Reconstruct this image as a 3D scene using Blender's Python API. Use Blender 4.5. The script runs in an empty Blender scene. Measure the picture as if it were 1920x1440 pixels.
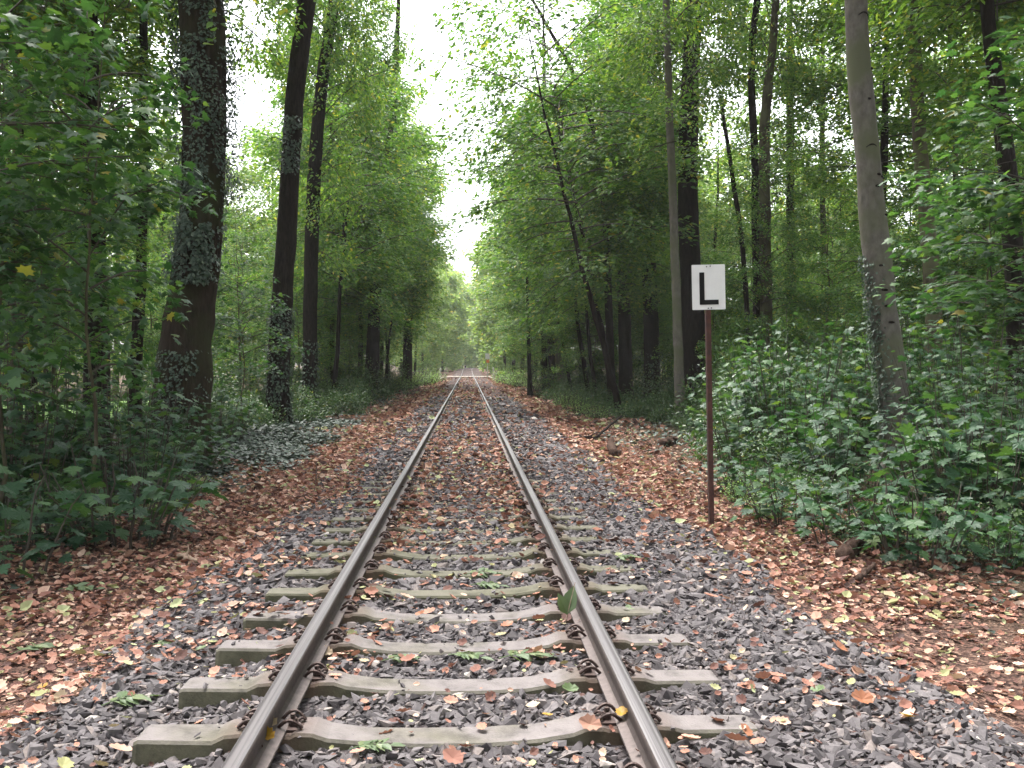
import bpy, bmesh, math, random
import numpy as np
from mathutils import Vector, Matrix, Euler

RS = np.random.RandomState
R = math.radians
SC = bpy.context.scene
COL = SC.collection

# ------------------------------------------------------------------ camera
F_PX = 1800.0
CAM = Vector((0.064, 0.0, 1.55))
CAM_ROT = Euler((R(90 - 1.18), 0, R(-2.64)), 'XYZ')
CAM_M = CAM_ROT.to_matrix()


def ray(px, py):
    return CAM_M @ Vector(((px - 960) / F_PX, (720 - py) / F_PX, -1.0))


def at(px, py, Y):
    d = ray(px, py)
    return CAM + d * ((Y - CAM.y) / d.y)


def gnd(px, py, z=-0.05):
    d = ray(px, py)
    return CAM + d * ((z - CAM.z) / d.z)


# ------------------------------------------------------------------ tagging
def tag(o, label=None, cat=None, group=None, kind=None):
    if label: o['label'] = label
    if cat: o['category'] = cat
    if group: o['group'] = group
    if kind: o['kind'] = kind
    return o


def empty(name, loc=(0, 0, 0), rz=0.0):
    o = bpy.data.objects.new(name, None)
    o.empty_display_size = 0.2
    COL.objects.link(o)
    o.location = loc
    o.rotation_euler = (0, 0, rz)
    return o


def link(name, me, parent=None, loc=None):
    o = bpy.data.objects.new(name, me)
    COL.objects.link(o)
    if parent is not None: o.parent = parent
    if loc is not None: o.location = loc
    return o


# ------------------------------------------------------------------ numpy meshes
def npmesh(name, V, groups, mats=(), smooth=False):
    """groups: list of (faces[F,k], material index)."""
    V = np.ascontiguousarray(V, dtype=np.float32)
    me = bpy.data.meshes.new(name)
    me.vertices.add(len(V))
    me.vertices.foreach_set('co', V.ravel())
    loops, starts, mi, n = [], [], [], 0
    for f, m in groups:
        f = np.asarray(f, dtype=np.int32)
        if len(f) == 0: continue
        k = f.shape[1]
        loops.append(f.ravel())
        starts.append(n + np.arange(len(f), dtype=np.int32) * k)
        mi.append(np.full(len(f), m, dtype=np.int32))
        n += f.size
    me.loops.add(n)
    me.loops.foreach_set('vertex_index', np.concatenate(loops))
    st = np.concatenate(starts)
    me.polygons.add(len(st))
    me.polygons.foreach_set('loop_start', st)
    me.polygons.foreach_set('material_index', np.concatenate(mi))
    me.polygons.foreach_set('use_smooth', np.full(len(st), bool(smooth)))
    for m in mats: me.materials.append(m)
    me.update(calc_edges=True)
    return me


class MB:
    """collects vertices and faces of one mesh"""
    def __init__(s):
        s.V, s.G, s.n = [], [], 0

    def add(s, V, groups):
        V = np.asarray(V, dtype=np.float64).reshape(-1, 3)
        for f, m in groups:
            f = np.asarray(f, dtype=np.int64)
            if len(f): s.G.append((f + s.n, m))
        s.V.append(V)
        s.n += len(V)

    def mesh(s, name, mats, smooth=False):
        return npmesh(name, np.concatenate(s.V), s.G, mats, smooth)


def unit(a):
    return a / np.maximum(np.linalg.norm(a, axis=-1, keepdims=True), 1e-9)


def tube(P, r, sides=8, rng=None, rough=0.0, cap=True, m=0):
    P = np.asarray(P, float); n = len(P)
    r = np.broadcast_to(np.asarray(r, float), (n,))
    T = unit(np.gradient(P, axis=0))
    ref = np.array([0.0, 1.0, 0.05]) if abs(T[:, 1]).mean() < 0.8 else np.array([1.0, 0, 0.05])
    A = unit(np.cross(T, ref)); B = np.cross(T, A)
    ang = np.linspace(0, 2 * math.pi, sides, endpoint=False)
    rr = np.repeat(r[:, None], sides, 1)
    if rng is not None and rough:
        rr = rr * (1 + rough * rng.normal(size=rr.shape))
    V = P[:, None, :] + rr[..., None] * (np.cos(ang)[None, :, None] * A[:, None, :] + np.sin(ang)[None, :, None] * B[:, None, :])
    V = V.reshape(-1, 3)
    i = np.arange(n - 1)[:, None] * sides; j = np.arange(sides)[None, :]; j2 = (j + 1) % sides
    Q = np.stack([i + j, i + j2, i + sides + j2, i + sides + j], -1).reshape(-1, 4)
    G = [(Q, m)]
    if cap:
        c0 = len(V); V = np.vstack([V, P[0], P[-1]])
        a = np.arange(sides); b = (a + 1) % sides
        G.append((np.stack([np.full(sides, c0), b, a], 1), m))
        o = (n - 1) * sides
        G.append((np.stack([np.full(sides, c0 + 1), o + a, o + b], 1), m))
    return V, G


def boxm(cx, cy, cz, sx, sy, sz, m=0):
    V = np.array([[x, y, z] for x in (-.5, .5) for y in (-.5, .5) for z in (-.5, .5)]) * (sx, sy, sz) + (cx, cy, cz)
    Fq = np.array([[0, 1, 3, 2], [4, 6, 7, 5], [0, 4, 5, 1], [2, 3, 7, 6], [0, 2, 6, 4], [1, 5, 7, 3]])
    return V, [(Fq, m)]


# ------------------------------------------------------------------ materials
def mat(name):
    m = bpy.data.materials.new(name)
    m.use_nodes = True
    nt = m.node_tree
    b = nt.nodes['Principled BSDF']
    return m, nt, b


def N(nt, t, **kw):
    n = nt.nodes.new(t)
    for k, v in kw.items():
        if k in n.inputs.keys(): n.inputs[k].default_value = v
        else: setattr(n, k, v)
    return n


def ramp(nt, stops, interp='LINEAR'):
    n = nt.nodes.new('ShaderNodeValToRGB')
    cr = n.color_ramp
    cr.interpolation = interp
    while len(cr.elements) < len(stops): cr.elements.new(0.5)
    for e, (p, c) in zip(cr.elements, stops):
        e.position = p
        e.color = (c[0], c[1], c[2], 1)
    return n


def leaf_mat(name, stops, trans=0.4, ttint=(1.28, 1.3, 0.5), rough=0.5, spec=0.35):
    m, nt, b = mat(name)
    g = N(nt, 'ShaderNodeNewGeometry')
    rp = ramp(nt, stops)
    nt.links.new(g.outputs['Random Per Island'], rp.inputs['Fac'])
    b.inputs['Roughness'].default_value = rough
    b.inputs['Specular IOR Level'].default_value = spec
    nt.links.new(rp.outputs['Color'], b.inputs['Base Color'])
    mx = N(nt, 'ShaderNodeMix', data_type='RGBA', blend_type='MULTIPLY')
    mx.inputs[0].default_value = 1.0
    nt.links.new(rp.outputs['Color'], mx.inputs[6])
    mx.inputs[7].default_value = (ttint[0], ttint[1], ttint[2], 1)
    tr = N(nt, 'ShaderNodeBsdfTranslucent')
    nt.links.new(mx.outputs[2], tr.inputs['Color'])
    ms = N(nt, 'ShaderNodeMixShader')
    ms.inputs[0].default_value = trans
    nt.links.new(b.outputs[0], ms.inputs[1])
    nt.links.new(tr.outputs[0], ms.inputs[2])
    nt.links.new(ms.outputs[0], nt.nodes['Material Output'].inputs['Surface'])
    return m


def bark_mat(name, c1, c2, scale=3.0, zs=0.25, bump=0.6, moss=None, rough=0.9):
    m, nt, b = mat(name)
    tc = N(nt, 'ShaderNodeTexCoord')
    mp = N(nt, 'ShaderNodeMapping')
    mp.inputs['Scale'].default_value = (scale * 4, scale * 4, scale * 4 * zs)
    nt.links.new(tc.outputs['Object'], mp.inputs['Vector'])
    n1 = N(nt, 'ShaderNodeTexNoise', Scale=1.6, Detail=8.0, Roughness=0.65)
    nt.links.new(mp.outputs[0], n1.inputs['Vector'])
    rp = ramp(nt, [(0.3, c1), (0.7, c2)])
    nt.links.new(n1.outputs['Fac'], rp.inputs['Fac'])
    out = rp.outputs['Color']
    if moss:
        n2 = N(nt, 'ShaderNodeTexNoise', Scale=1.1, Detail=5.0)
        nt.links.new(tc.outputs['Object'], n2.inputs['Vector'])
        r2 = ramp(nt, [(0.45, (0, 0, 0)), (0.62, (1, 1, 1))])
        nt.links.new(n2.outputs['Fac'], r2.inputs['Fac'])
        mx = N(nt, 'ShaderNodeMix', data_type='RGBA')
        nt.links.new(r2.outputs['Color'], mx.inputs[0])
        nt.links.new(out, mx.inputs[6])
        mx.inputs[7].default_value = (*moss, 1)
        out = mx.outputs[2]
    nt.links.new(out, b.inputs['Base Color'])
    b.inputs['Roughness'].default_value = rough
    b.inputs['Specular IOR Level'].default_value = 0.06
    bp = N(nt, 'ShaderNodeBump', Strength=bump, Distance=0.03)
    nt.links.new(n1.outputs['Fac'], bp.inputs['Height'])
    nt.links.new(bp.outputs[0], b.inputs['Normal'])
    return m


def plain(name, c, rough=0.6, metal=0.0, noise=0.0, nscale=20.0, bump=0.0):
    m, nt, b = mat(name)
    b.inputs['Roughness'].default_value = rough
    b.inputs['Metallic'].default_value = metal
    if noise or bump:
        tc = N(nt, 'ShaderNodeTexCoord')
        n1 = N(nt, 'ShaderNodeTexNoise', Scale=nscale, Detail=6.0, Roughness=0.6)
        nt.links.new(tc.outputs['Object'], n1.inputs['Vector'])
        lo = [max(0, x * (1 - noise)) for x in c]; hi = [min(1, x * (1 + noise)) for x in c]
        rp = ramp(nt, [(0.3, lo), (0.7, hi)])
        nt.links.new(n1.outputs['Fac'], rp.inputs['Fac'])
        nt.links.new(rp.outputs['Color'], b.inputs['Base Color'])
        if bump:
            bp = N(nt, 'ShaderNodeBump', Strength=bump, Distance=0.01)
            nt.links.new(n1.outputs['Fac'], bp.inputs['Height'])
            nt.links.new(bp.outputs[0], b.inputs['Normal'])
    else:
        b.inputs['Base Color'].default_value = (*c, 1)
    return m


M = {}
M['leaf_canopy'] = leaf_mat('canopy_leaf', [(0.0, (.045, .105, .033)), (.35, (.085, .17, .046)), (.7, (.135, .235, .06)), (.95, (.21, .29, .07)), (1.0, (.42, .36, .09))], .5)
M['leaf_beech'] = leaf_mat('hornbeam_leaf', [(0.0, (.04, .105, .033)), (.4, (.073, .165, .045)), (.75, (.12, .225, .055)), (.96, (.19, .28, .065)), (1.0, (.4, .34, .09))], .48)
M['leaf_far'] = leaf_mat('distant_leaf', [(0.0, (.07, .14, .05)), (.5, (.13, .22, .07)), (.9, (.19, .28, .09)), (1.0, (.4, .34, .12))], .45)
M['leaf_pale'] = leaf_mat('brightened_distant_leaf', [(0.0, (.12, .2, .09)), (.5, (.2, .3, .12)), (.93, (.28, .37, .15)), (1.0, (.5, .42, .15))], .5)  # leaf colour raised to stand in for light and haze on far trees
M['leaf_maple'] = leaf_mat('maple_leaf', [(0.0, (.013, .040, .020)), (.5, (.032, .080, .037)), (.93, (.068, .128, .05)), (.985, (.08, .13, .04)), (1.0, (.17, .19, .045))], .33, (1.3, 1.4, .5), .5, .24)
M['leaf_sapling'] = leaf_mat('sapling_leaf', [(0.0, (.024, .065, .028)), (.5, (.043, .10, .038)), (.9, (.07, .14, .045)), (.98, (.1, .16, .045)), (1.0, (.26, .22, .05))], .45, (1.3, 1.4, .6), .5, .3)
M['leaf_bush'] = leaf_mat('bush_leaf', [(0.0, (.022, .055, .022)), (.6, (.045, .095, .03)), (.95, (.08, .13, .04)), (1.0, (.18, .17, .05))], .35, (1.2, 1.3, .6), .45, .45)
M['leaf_nettle'] = leaf_mat('pale_herb_leaf', [(0.0, (.12, .22, .08)), (.6, (.18, .3, .11)), (1.0, (.25, .36, .15))], .45)
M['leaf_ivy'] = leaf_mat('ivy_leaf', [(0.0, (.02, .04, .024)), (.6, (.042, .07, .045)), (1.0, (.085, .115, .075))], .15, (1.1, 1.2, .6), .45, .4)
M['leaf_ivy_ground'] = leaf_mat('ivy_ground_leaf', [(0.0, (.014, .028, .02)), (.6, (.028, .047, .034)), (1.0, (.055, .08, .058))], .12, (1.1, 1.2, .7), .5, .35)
M['leaf_ash'] = leaf_mat('fallen_ash_leaf', [(0.0, (.06, .095, .04)), (.6, (.095, .135, .06)), (1.0, (.16, .18, .08))], .2)
M['leaf_dry'] = leaf_mat('dry_leaf', [(0.0, (.04, .023, .02)), (.18, (.11, .054, .045)), (.4, (.215, .10, .075)), (.58, (.32, .155, .11)), (.75, (.40, .24, .18)), (.88, (.50, .36, .285)), (.93, (.25, .24, .11)), (1.0, (.34, .37, .21))], .12, (1.1, 1, .8), .7, .2)
M['leaf_yellow'] = leaf_mat('yellow_leaf', [(0.0, (.3, .15, .02)), (1.0, (.36, .22, .03))], .2, (1, 1, .7))
M['leaf_russet'] = leaf_mat('russet_leaf', [(0.0, (.2, .07, .035)), (1.0, (.3, .13, .07))], .15, (1, 1, .7))
M['leaf_tan'] = leaf_mat('tan_leaf', [(0.0, (.36, .26, .17)), (1.0, (.4, .31, .21))], .15, (1, 1, .7))
M['bark_dark'] = bark_mat('dark_bark', (.008, .006, .0055), (.028, .021, .018), 3, .2, .9)
M['bark_brown'] = bark_mat('brown_bark', (.014, .010, .008), (.042, .032, .024), 2.4, .2, .9, (.03, .032, .016))
M['bark_grey'] = bark_mat('smooth_grey_bark', (.075, .067, .058), (.15, .136, .118), 1.5, .6, .3, (.095, .098, .062), .85)
M['bark_twig'] = plain('twig_bark', (.05, .04, .03), .9)
M['bark_olive'] = bark_mat('olive_bark', (.035, .029, .02), (.085, .072, .05), 2.2, .35, .5, (.10, .10, .055))
M['dead_wood'] = bark_mat('dead_wood', (.022, .014, .011), (.075, .048, .038), 3, 1, .6)
M['pale_wood'] = bark_mat('pale_wood', (.22, .15, .11), (.38, .29, .22), 4, 1, .4)


def concrete(name, top, side):
    m, nt, b = mat(name)
    tc = N(nt, 'ShaderNodeTexCoord'); ge = N(nt, 'ShaderNodeNewGeometry'); oi = N(nt, 'ShaderNodeObjectInfo')
    add = N(nt, 'ShaderNodeVectorMath', operation='ADD')
    nt.links.new(tc.outputs['Object'], add.inputs[0])
    cmb = N(nt, 'ShaderNodeCombineXYZ')
    ml = N(nt, 'ShaderNodeMath', operation='MULTIPLY'); ml.inputs[1].default_value = 30
    nt.links.new(oi.outputs['Random'], ml.inputs[0]); nt.links.new(ml.outputs[0], cmb.inputs[1])
    nt.links.new(cmb.outputs[0], add.inputs[1])
    n1 = N(nt, 'ShaderNodeTexNoise', Scale=7.0, Detail=9.0, Roughness=.7)
    n2 = N(nt, 'ShaderNodeTexNoise', Scale=90.0, Detail=3.0)
    n3 = N(nt, 'ShaderNodeTexNoise', Scale=2.4, Detail=4.0)
    for n in (n1, n2, n3): nt.links.new(add.outputs[0], n.inputs['Vector'])
    rt = ramp(nt, [(.28, [x * .5 for x in top]), (.5, top), (.75, [x * 1.22 for x in top])])
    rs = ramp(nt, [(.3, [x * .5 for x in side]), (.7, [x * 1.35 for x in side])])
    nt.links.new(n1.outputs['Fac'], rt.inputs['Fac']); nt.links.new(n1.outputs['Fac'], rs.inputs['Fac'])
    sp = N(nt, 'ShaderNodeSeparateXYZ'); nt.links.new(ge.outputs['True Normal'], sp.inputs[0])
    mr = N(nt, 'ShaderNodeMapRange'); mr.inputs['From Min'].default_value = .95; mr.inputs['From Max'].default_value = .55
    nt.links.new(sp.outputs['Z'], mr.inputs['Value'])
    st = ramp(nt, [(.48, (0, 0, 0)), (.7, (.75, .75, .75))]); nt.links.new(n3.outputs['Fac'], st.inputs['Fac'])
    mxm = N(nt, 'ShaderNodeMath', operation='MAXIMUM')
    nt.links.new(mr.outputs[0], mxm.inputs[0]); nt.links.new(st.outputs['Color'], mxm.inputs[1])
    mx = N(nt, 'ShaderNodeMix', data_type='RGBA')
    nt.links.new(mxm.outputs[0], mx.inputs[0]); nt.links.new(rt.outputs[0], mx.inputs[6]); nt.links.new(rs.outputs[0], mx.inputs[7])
    # rust washed from the rails and clips
    sx = N(nt, 'ShaderNodeSeparateXYZ'); nt.links.new(tc.outputs['Object'], sx.inputs[0])
    a1 = N(nt, 'ShaderNodeMath', operation='ABSOLUTE'); nt.links.new(sx.outputs['X'], a1.inputs[0])
    a2 = N(nt, 'ShaderNodeMath', operation='SUBTRACT'); a2.inputs[1].default_value = .7525; nt.links.new(a1.outputs[0], a2.inputs[0])
    a3 = N(nt, 'ShaderNodeMath', operation='ABSOLUTE'); nt.links.new(a2.outputs[0], a3.inputs[0])
    rr = N(nt, 'ShaderNodeMapRange'); rr.inputs['From Min'].default_value = .24; rr.inputs['From Max'].default_value = .08; rr.inputs['To Max'].default_value = 1.3
    nt.links.new(a3.outputs[0], rr.inputs['Value'])
    rm = N(nt, 'ShaderNodeMath', operation='MULTIPLY'); nt.links.new(rr.outputs[0], rm.inputs[0]); nt.links.new(n1.outputs['Fac'], rm.inputs[1])
    mr2 = N(nt, 'ShaderNodeMix', data_type='RGBA'); nt.links.new(rm.outputs[0], mr2.inputs[0]); nt.links.new(mx.outputs[2], mr2.inputs[6]); mr2.inputs[7].default_value = (.075, .042, .03, 1)
    nt.links.new(mr2.outputs[2], b.inputs['Base Color'])
    b.inputs['Roughness'].default_value = .9; b.inputs['Specular IOR Level'].default_value = .25
    bp = N(nt, 'ShaderNodeBump', Strength=.5, Distance=.006)
    nt.links.new(n2.outputs['Fac'], bp.inputs['Height']); nt.links.new(bp.outputs[0], b.inputs['Normal'])
    return m


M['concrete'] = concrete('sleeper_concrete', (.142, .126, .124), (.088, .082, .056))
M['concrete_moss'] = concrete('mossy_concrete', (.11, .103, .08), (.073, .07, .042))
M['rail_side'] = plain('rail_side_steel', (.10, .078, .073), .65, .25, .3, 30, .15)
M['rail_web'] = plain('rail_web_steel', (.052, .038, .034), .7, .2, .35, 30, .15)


def rail_top():
    m, nt, b = mat('rail_running_steel')
    tc = N(nt, 'ShaderNodeTexCoord'); mp = N(nt, 'ShaderNodeMapping'); mp.inputs['Scale'].default_value = (130, .35, 20)
    nt.links.new(tc.outputs['Object'], mp.inputs['Vector'])
    n = N(nt, 'ShaderNodeTexNoise', Scale=1.0, Detail=4.0); nt.links.new(mp.outputs[0], n.inputs['Vector'])
    rp = ramp(nt, [(.3, (.06, .054, .056)), (.7, (.18, .17, .175))]); nt.links.new(n.outputs['Fac'], rp.inputs['Fac'])
    nt.links.new(rp.outputs[0], b.inputs['Base Color'])
    b.inputs['Metallic'].default_value = .9; b.inputs['Roughness'].default_value = .5
    return m


M['rail_top'] = rail_top()
M['clip'] = plain('rusty_clip_steel', (.045, .026, .022), .6, .4, .4, 60, .2)
M['sign_white'] = plain('white_enamel', (.66, .66, .66), .5, 0, .06, 5)
M['sign_black'] = plain('black_enamel', (.012, .012, .012), .9)
M['sign_black'].node_tree.nodes['Principled BSDF'].inputs['Specular IOR Level'].default_value = .1
M['sign_post'] = plain('rust_red_post', (.045, .014, .010), .8, .0, .6, 18, .2)
M['bolt'] = plain('bolt_steel', (.05, .045, .045), .5, .6)
M['orange'] = plain('orange_paint', (.60, .16, .04), .5)
M['post_white'] = plain('pale_post', (.55, .53, .48), .7, 0, .15, 12)
M['far_path'] = plain('sandy_path', (.42, .38, .33), .95, 0, .15, 3, .2)


def stone_mat():
    m, nt, b = mat('ballast_stone')
    g = N(nt, 'ShaderNodeNewGeometry')
    rp = ramp(nt, [(0, (.038, .032, .034)), (.45, (.075, .066, .07)), (.85, (.12, .106, .109)), (.985, (.165, .135, .125)), (1, (.30, .27, .25))])
    nt.links.new(g.outputs['Random Per Island'], rp.inputs['Fac'])
    tc = N(nt, 'ShaderNodeTexCoord')
    n1 = N(nt, 'ShaderNodeTexNoise', Scale=60.0, Detail=5.0)
    nt.links.new(tc.outputs['Object'], n1.inputs['Vector'])
    mx = N(nt, 'ShaderNodeMix', data_type='RGBA', blend_type='OVERLAY'); mx.inputs[0].default_value = .5
    nt.links.new(rp.outputs[0], mx.inputs[6]); nt.links.new(n1.outputs['Fac'], mx.inputs[7])
    nt.links.new(mx.outputs[2], b.inputs['Base Color'])
    b.inputs['Roughness'].default_value = .8; b.inputs['Specular IOR Level'].default_value = .35
    return m


M['stone'] = stone_mat()


def smooth01(x, a, b):
    t = np.clip((x - a) / (b - a), 0, 1)
    return t * t * (3 - 2 * t)


def cx(y):
    """centre line of the track: straight, then a wide bend far away"""
    y = np.asarray(y, float)
    return np.where(y > 160, (y - 160) ** 2 / 3000.0, 0.0)


def rise(y):
    y = np.asarray(y, float)
    return .62 * smooth01(y, 118, 185)


def vnoise(x, y, s, seed=0):
    """cheap smooth value noise"""
    x = np.asarray(x, float) / s; y = np.asarray(y, float) / s
    xi = np.floor(x).astype(int); yi = np.floor(y).astype(int)
    fx = x - xi; fy = y - yi
    fx = fx * fx * (3 - 2 * fx); fy = fy * fy * (3 - 2 * fy)

    def h(a, b):
        v = np.sin(a * 127.1 + b * 311.7 + seed * 74.7) * 43758.5453
        return v - np.floor(v)
    return (h(xi, yi) * (1 - fx) + h(xi + 1, yi) * fx) * (1 - fy) + (h(xi, yi + 1) * (1 - fx) + h(xi + 1, yi + 1) * fx) * fy


def zg(x, y):
    x = np.asarray(x, float); y = np.asarray(y, float)
    dx = x - cx(y)
    right = dx > 0
    a = np.abs(dx)
    top = np.where(right, -.008, -.085 + .055 * smooth01(y, 5.2, 7.2)) * smooth01(a, .85, 1.25) - .040 * (1 - smooth01(a, .85, 1.25))
    sh0 = np.where(right, 2.0, 1.55); sh1 = np.where(right, 3.1, 2.7); dep = np.where(right, .26, .30)
    z = top - dep * smooth01(a, sh0, sh1)
    z = z + (vnoise(x, y, 2.2, 1) - .5) * .16 * smooth01(a, 2.2, 4.5) + (vnoise(x, y, 9, 2) - .5) * .5 * smooth01(a, 5, 12)
    z = z + (vnoise(x, y, .5, 3) - .5) * .03 * smooth01(a, 1.2, 2)
    return z + rise(y)


# ------------------------------------------------------------------ ground
def build_ground():
    xs = np.unique(np.concatenate([np.linspace(-900, -60, 18), np.linspace(-60, -12, 40), np.linspace(-12, 12, 240), np.linspace(12, 60, 40), np.linspace(60, 900, 18)]))
    ys = np.unique(np.concatenate([np.linspace(-200, -2, 30), np.linspace(-2, 30, 260), np.linspace(30, 130, 260), np.linspace(130, 300, 100), np.linspace(300, 1800, 30)]))
    X, Y = np.meshgrid(xs, ys)
    Z = zg(X, Y)
    V = np.stack([X, Y, Z], -1).reshape(-1, 3)
    nx, ny = len(xs), len(ys)
    i = np.arange(ny - 1)[:, None] * nx + np.arange(nx - 1)[None, :]
    Q = np.stack([i, i + 1, i + nx + 1, i + nx], -1).reshape(-1, 4)
    m, nt, b = mat('forest_ground')
    ge = N(nt, 'ShaderNodeNewGeometry')
    sp = N(nt, 'ShaderNodeSeparateXYZ'); nt.links.new(ge.outputs['Position'], sp.inputs[0])
    n1 = N(nt, 'ShaderNodeTexNoise', Scale=9.0, Detail=10.0, Roughness=.75)
    n2 = N(nt, 'ShaderNodeTexNoise', Scale=1.3, Detail=5.0)
    v1 = N(nt, 'ShaderNodeTexVoronoi', Scale=42.0)
    for n in (n1, n2, v1): nt.links.new(ge.outputs['Position'], n.inputs['Vector'])
    # leaf litter
    lit = ramp(nt, [(0, (.018, .012, .011)), (.35, (.05, .03, .025)), (.6, (.10, .058, .046)), (.85, (.17, .105, .08)), (1, (.28, .19, .145))])
    nt.links.new(v1.outputs['Color'], lit.inputs['Fac'])
    soil = ramp(nt, [(.3, (.03, .022, .014)), (.7, (.075, .052, .034))])
    nt.links.new(n1.outputs['Fac'], soil.inputs['Fac'])
    bal = ramp(nt, [(0, (.024, .02, .02)), (.5, (.065, .055, .057)), (1, (.12, .105, .104))])
    nt.links.new(v1.outputs['Color'], bal.inputs['Fac'])
    # masks on |x|
    ab = N(nt, 'ShaderNodeMath', operation='ABSOLUTE'); nt.links.new(sp.outputs['X'], ab.inputs[0])
    nw = N(nt, 'ShaderNodeMath', operation='MULTIPLY_ADD'); nw.inputs[1].default_value = 1.2; nw.inputs[2].default_value = -.6
    nt.links.new(n2.outputs['Fac'], nw.inputs[0])
    ax = N(nt, 'ShaderNodeMath', operation='ADD'); nt.links.new(ab.outputs[0], ax.inputs[0]); nt.links.new(nw.outputs[0], ax.inputs[1])
    m1 = N(nt, 'ShaderNodeMapRange'); m1.inputs['From Min'].default_value = 1.6; m1.inputs['From Max'].default_value = 2.3
    m2 = N(nt, 'ShaderNodeMapRange'); m2.inputs['From Min'].default_value = 3.2; m2.inputs['From Max'].default_value = 5.0
    nt.links.new(ax.outputs[0], m1.inputs['Value']); nt.links.new(ax.outputs[0], m2.inputs['Value'])
    # leaves scattered over the ballast too, by noise
    sc = ramp(nt, [(.42, (0, 0, 0)), (.6, (.8, .8, .8))]); nt.links.new(n1.outputs['Fac'], sc.inputs['Fac'])
    mm = N(nt, 'ShaderNodeMath', operation='MAXIMUM'); nt.links.new(m1.outputs[0], mm.inputs[0])
    far = N(nt, 'ShaderNodeMapRange'); far.inputs['From Min'].default_value = 6; far.inputs['From Max'].default_value = 25
    nt.links.new(sp.outputs['Y'], far.inputs['Value'])
    fm = N(nt, 'ShaderNodeMath', operation='MULTIPLY'); nt.links.new(far.outputs[0], fm.inputs[0]); nt.links.new(sc.outputs[0], fm.inputs[1])
    nt.links.new(fm.outputs[0], mm.inputs[1])
    x1 = N(nt, 'ShaderNodeMix', data_type='RGBA'); nt.links.new(mm.outputs[0], x1.inputs[0]); nt.links.new(bal.outputs[0], x1.inputs[6]); nt.links.new(lit.outputs[0], x1.inputs[7])
    x2 = N(nt, 'ShaderNodeMix', data_type='RGBA'); nt.links.new(m2.outputs[0], x2.inputs[0]); nt.links.new(x1.outputs[2], x2.inputs[6]); nt.links.new(soil.outputs[0], x2.inputs[7])
    nt.links.new(x2.outputs[2], b.inputs['Base Color'])
    b.inputs['Roughness'].default_value = 1; b.inputs['Specular IOR Level'].default_value = .1
    bp = N(nt, 'ShaderNodeBump', Strength=.8, Distance=.03)
    nt.links.new(v1.outputs['Distance'], bp.inputs['Height']); nt.links.new(bp.outputs[0], b.inputs['Normal'])
    o = link('ground', npmesh('ground', V, [(Q, 0)], [m], True))
    tag(o, 'leaf-strewn forest floor with a ballasted railway bed', None, None, 'structure')
    # the path that crosses the rails far away, humped over the track
    xx = np.linspace(-9, 9, 60); yy = np.linspace(-1.2, 1.2, 5)
    X, Y = np.meshgrid(xx, yy)
    hump = np.where(np.abs(X) < 2.2, .145, .145 - .62 * smooth01(np.abs(X), 2.0, 5.0))
    Z = np.maximum(hump - .02 * (np.abs(Y) > 1), zg(X, Y + 113) + .01)
    V = np.stack([X, Y + 113 + .05 * X, Z], -1).reshape(-1, 3)
    i = np.arange(4)[:, None] * 60 + np.arange(59)[None, :]
    Q = np.stack([i, i + 1, i + 61, i + 60], -1).reshape(-1, 4)
    o = link('path', npmesh('path', V, [(Q, 0)], [M['far_path']], True))
    tag(o, 'pale sandy path crossing the rails', None, None, 'structure')
    # sunny lawn glimpsed through the wood
    c = at(95, 770, 40)
    g = np.linspace(-1, 1, 14)
    X, Y = np.meshgrid(c.x - 3 + g * 8, 42 + g * 8)
    V = np.stack([X, Y, zg(X, Y) + .03], -1).reshape(-1, 3)
    i = np.arange(13)[:, None] * 14 + np.arange(13)[None, :]
    Q = np.stack([i, i + 1, i + 15, i + 14], -1).reshape(-1, 4)
    o = link('lawn', npmesh('lawn', V, [(Q, 0)], [plain('lawn_grass', (.16, .27, .07), 1, 0, .3, 6, .4)], True))
    tag(o, 'bright strip of lawn seen through the wood', None, None, 'structure')


build_ground()


# ------------------------------------------------------------------ track
def rail_profile():
    h = [(-.0625, 0), (-.0625, .011), (-.024, .022), (-.010, .036), (-.008, .095), (-.014, .112), (-.033, .118), (-.035, .122), (-.035, .137), (-.031, .1445), (-.022, .148), (0, .149)]
    return h + [(-x, z) for x, z in reversed(h[:-1])]


def build_rails():
    prof = np.array(rail_profile()); n = len(prof)
    ys = np.concatenate([np.linspace(-6, 110, 30), np.linspace(114, 260, 50)])
    for s, lab in ((-1, 'worn steel rail along the ivy-trunk side of the track'), (1, 'worn steel rail along the lettered sign side of the track')):
        c = cx(ys) + s * .7525
        zz = rise(ys) + .022
        V = np.stack([c[:, None] + prof[None, :, 0], np.repeat(ys[:, None], n, 1), zz[:, None] + prof[None, :, 1]], -1).reshape(-1, 3)
        i = np.arange(len(ys) - 1)[:, None] * n; j = np.arange(n)[None, :]; j2 = (j + 1) % n
        Q = np.stack([i + j, i + j2, i + n + j2, i + n + j], -1)
        top = np.zeros((len(ys) - 1, n), bool); top[:, 9:13] = True
        web = np.zeros((len(ys) - 1, n), bool); web[:, 2:9] = True; web[:, 13:20] = True
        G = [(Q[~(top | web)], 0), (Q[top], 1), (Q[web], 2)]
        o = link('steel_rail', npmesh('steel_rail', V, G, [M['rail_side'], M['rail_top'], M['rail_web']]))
        tag(o, lab, 'rail', 'rails of the single track')


build_rails()

SL_Y0, SL_D = 4.07, .627
ORD = ['first', 'second', 'third', 'fourth', 'fifth', 'sixth', 'seventh', 'eighth', 'ninth', 'tenth', 'eleventh', 'twelfth', 'thirteenth', 'fourteenth', 'fifteenth', 'sixteenth', 'seventeenth', 'eighteenth', 'nineteenth', 'twentieth']


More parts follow.
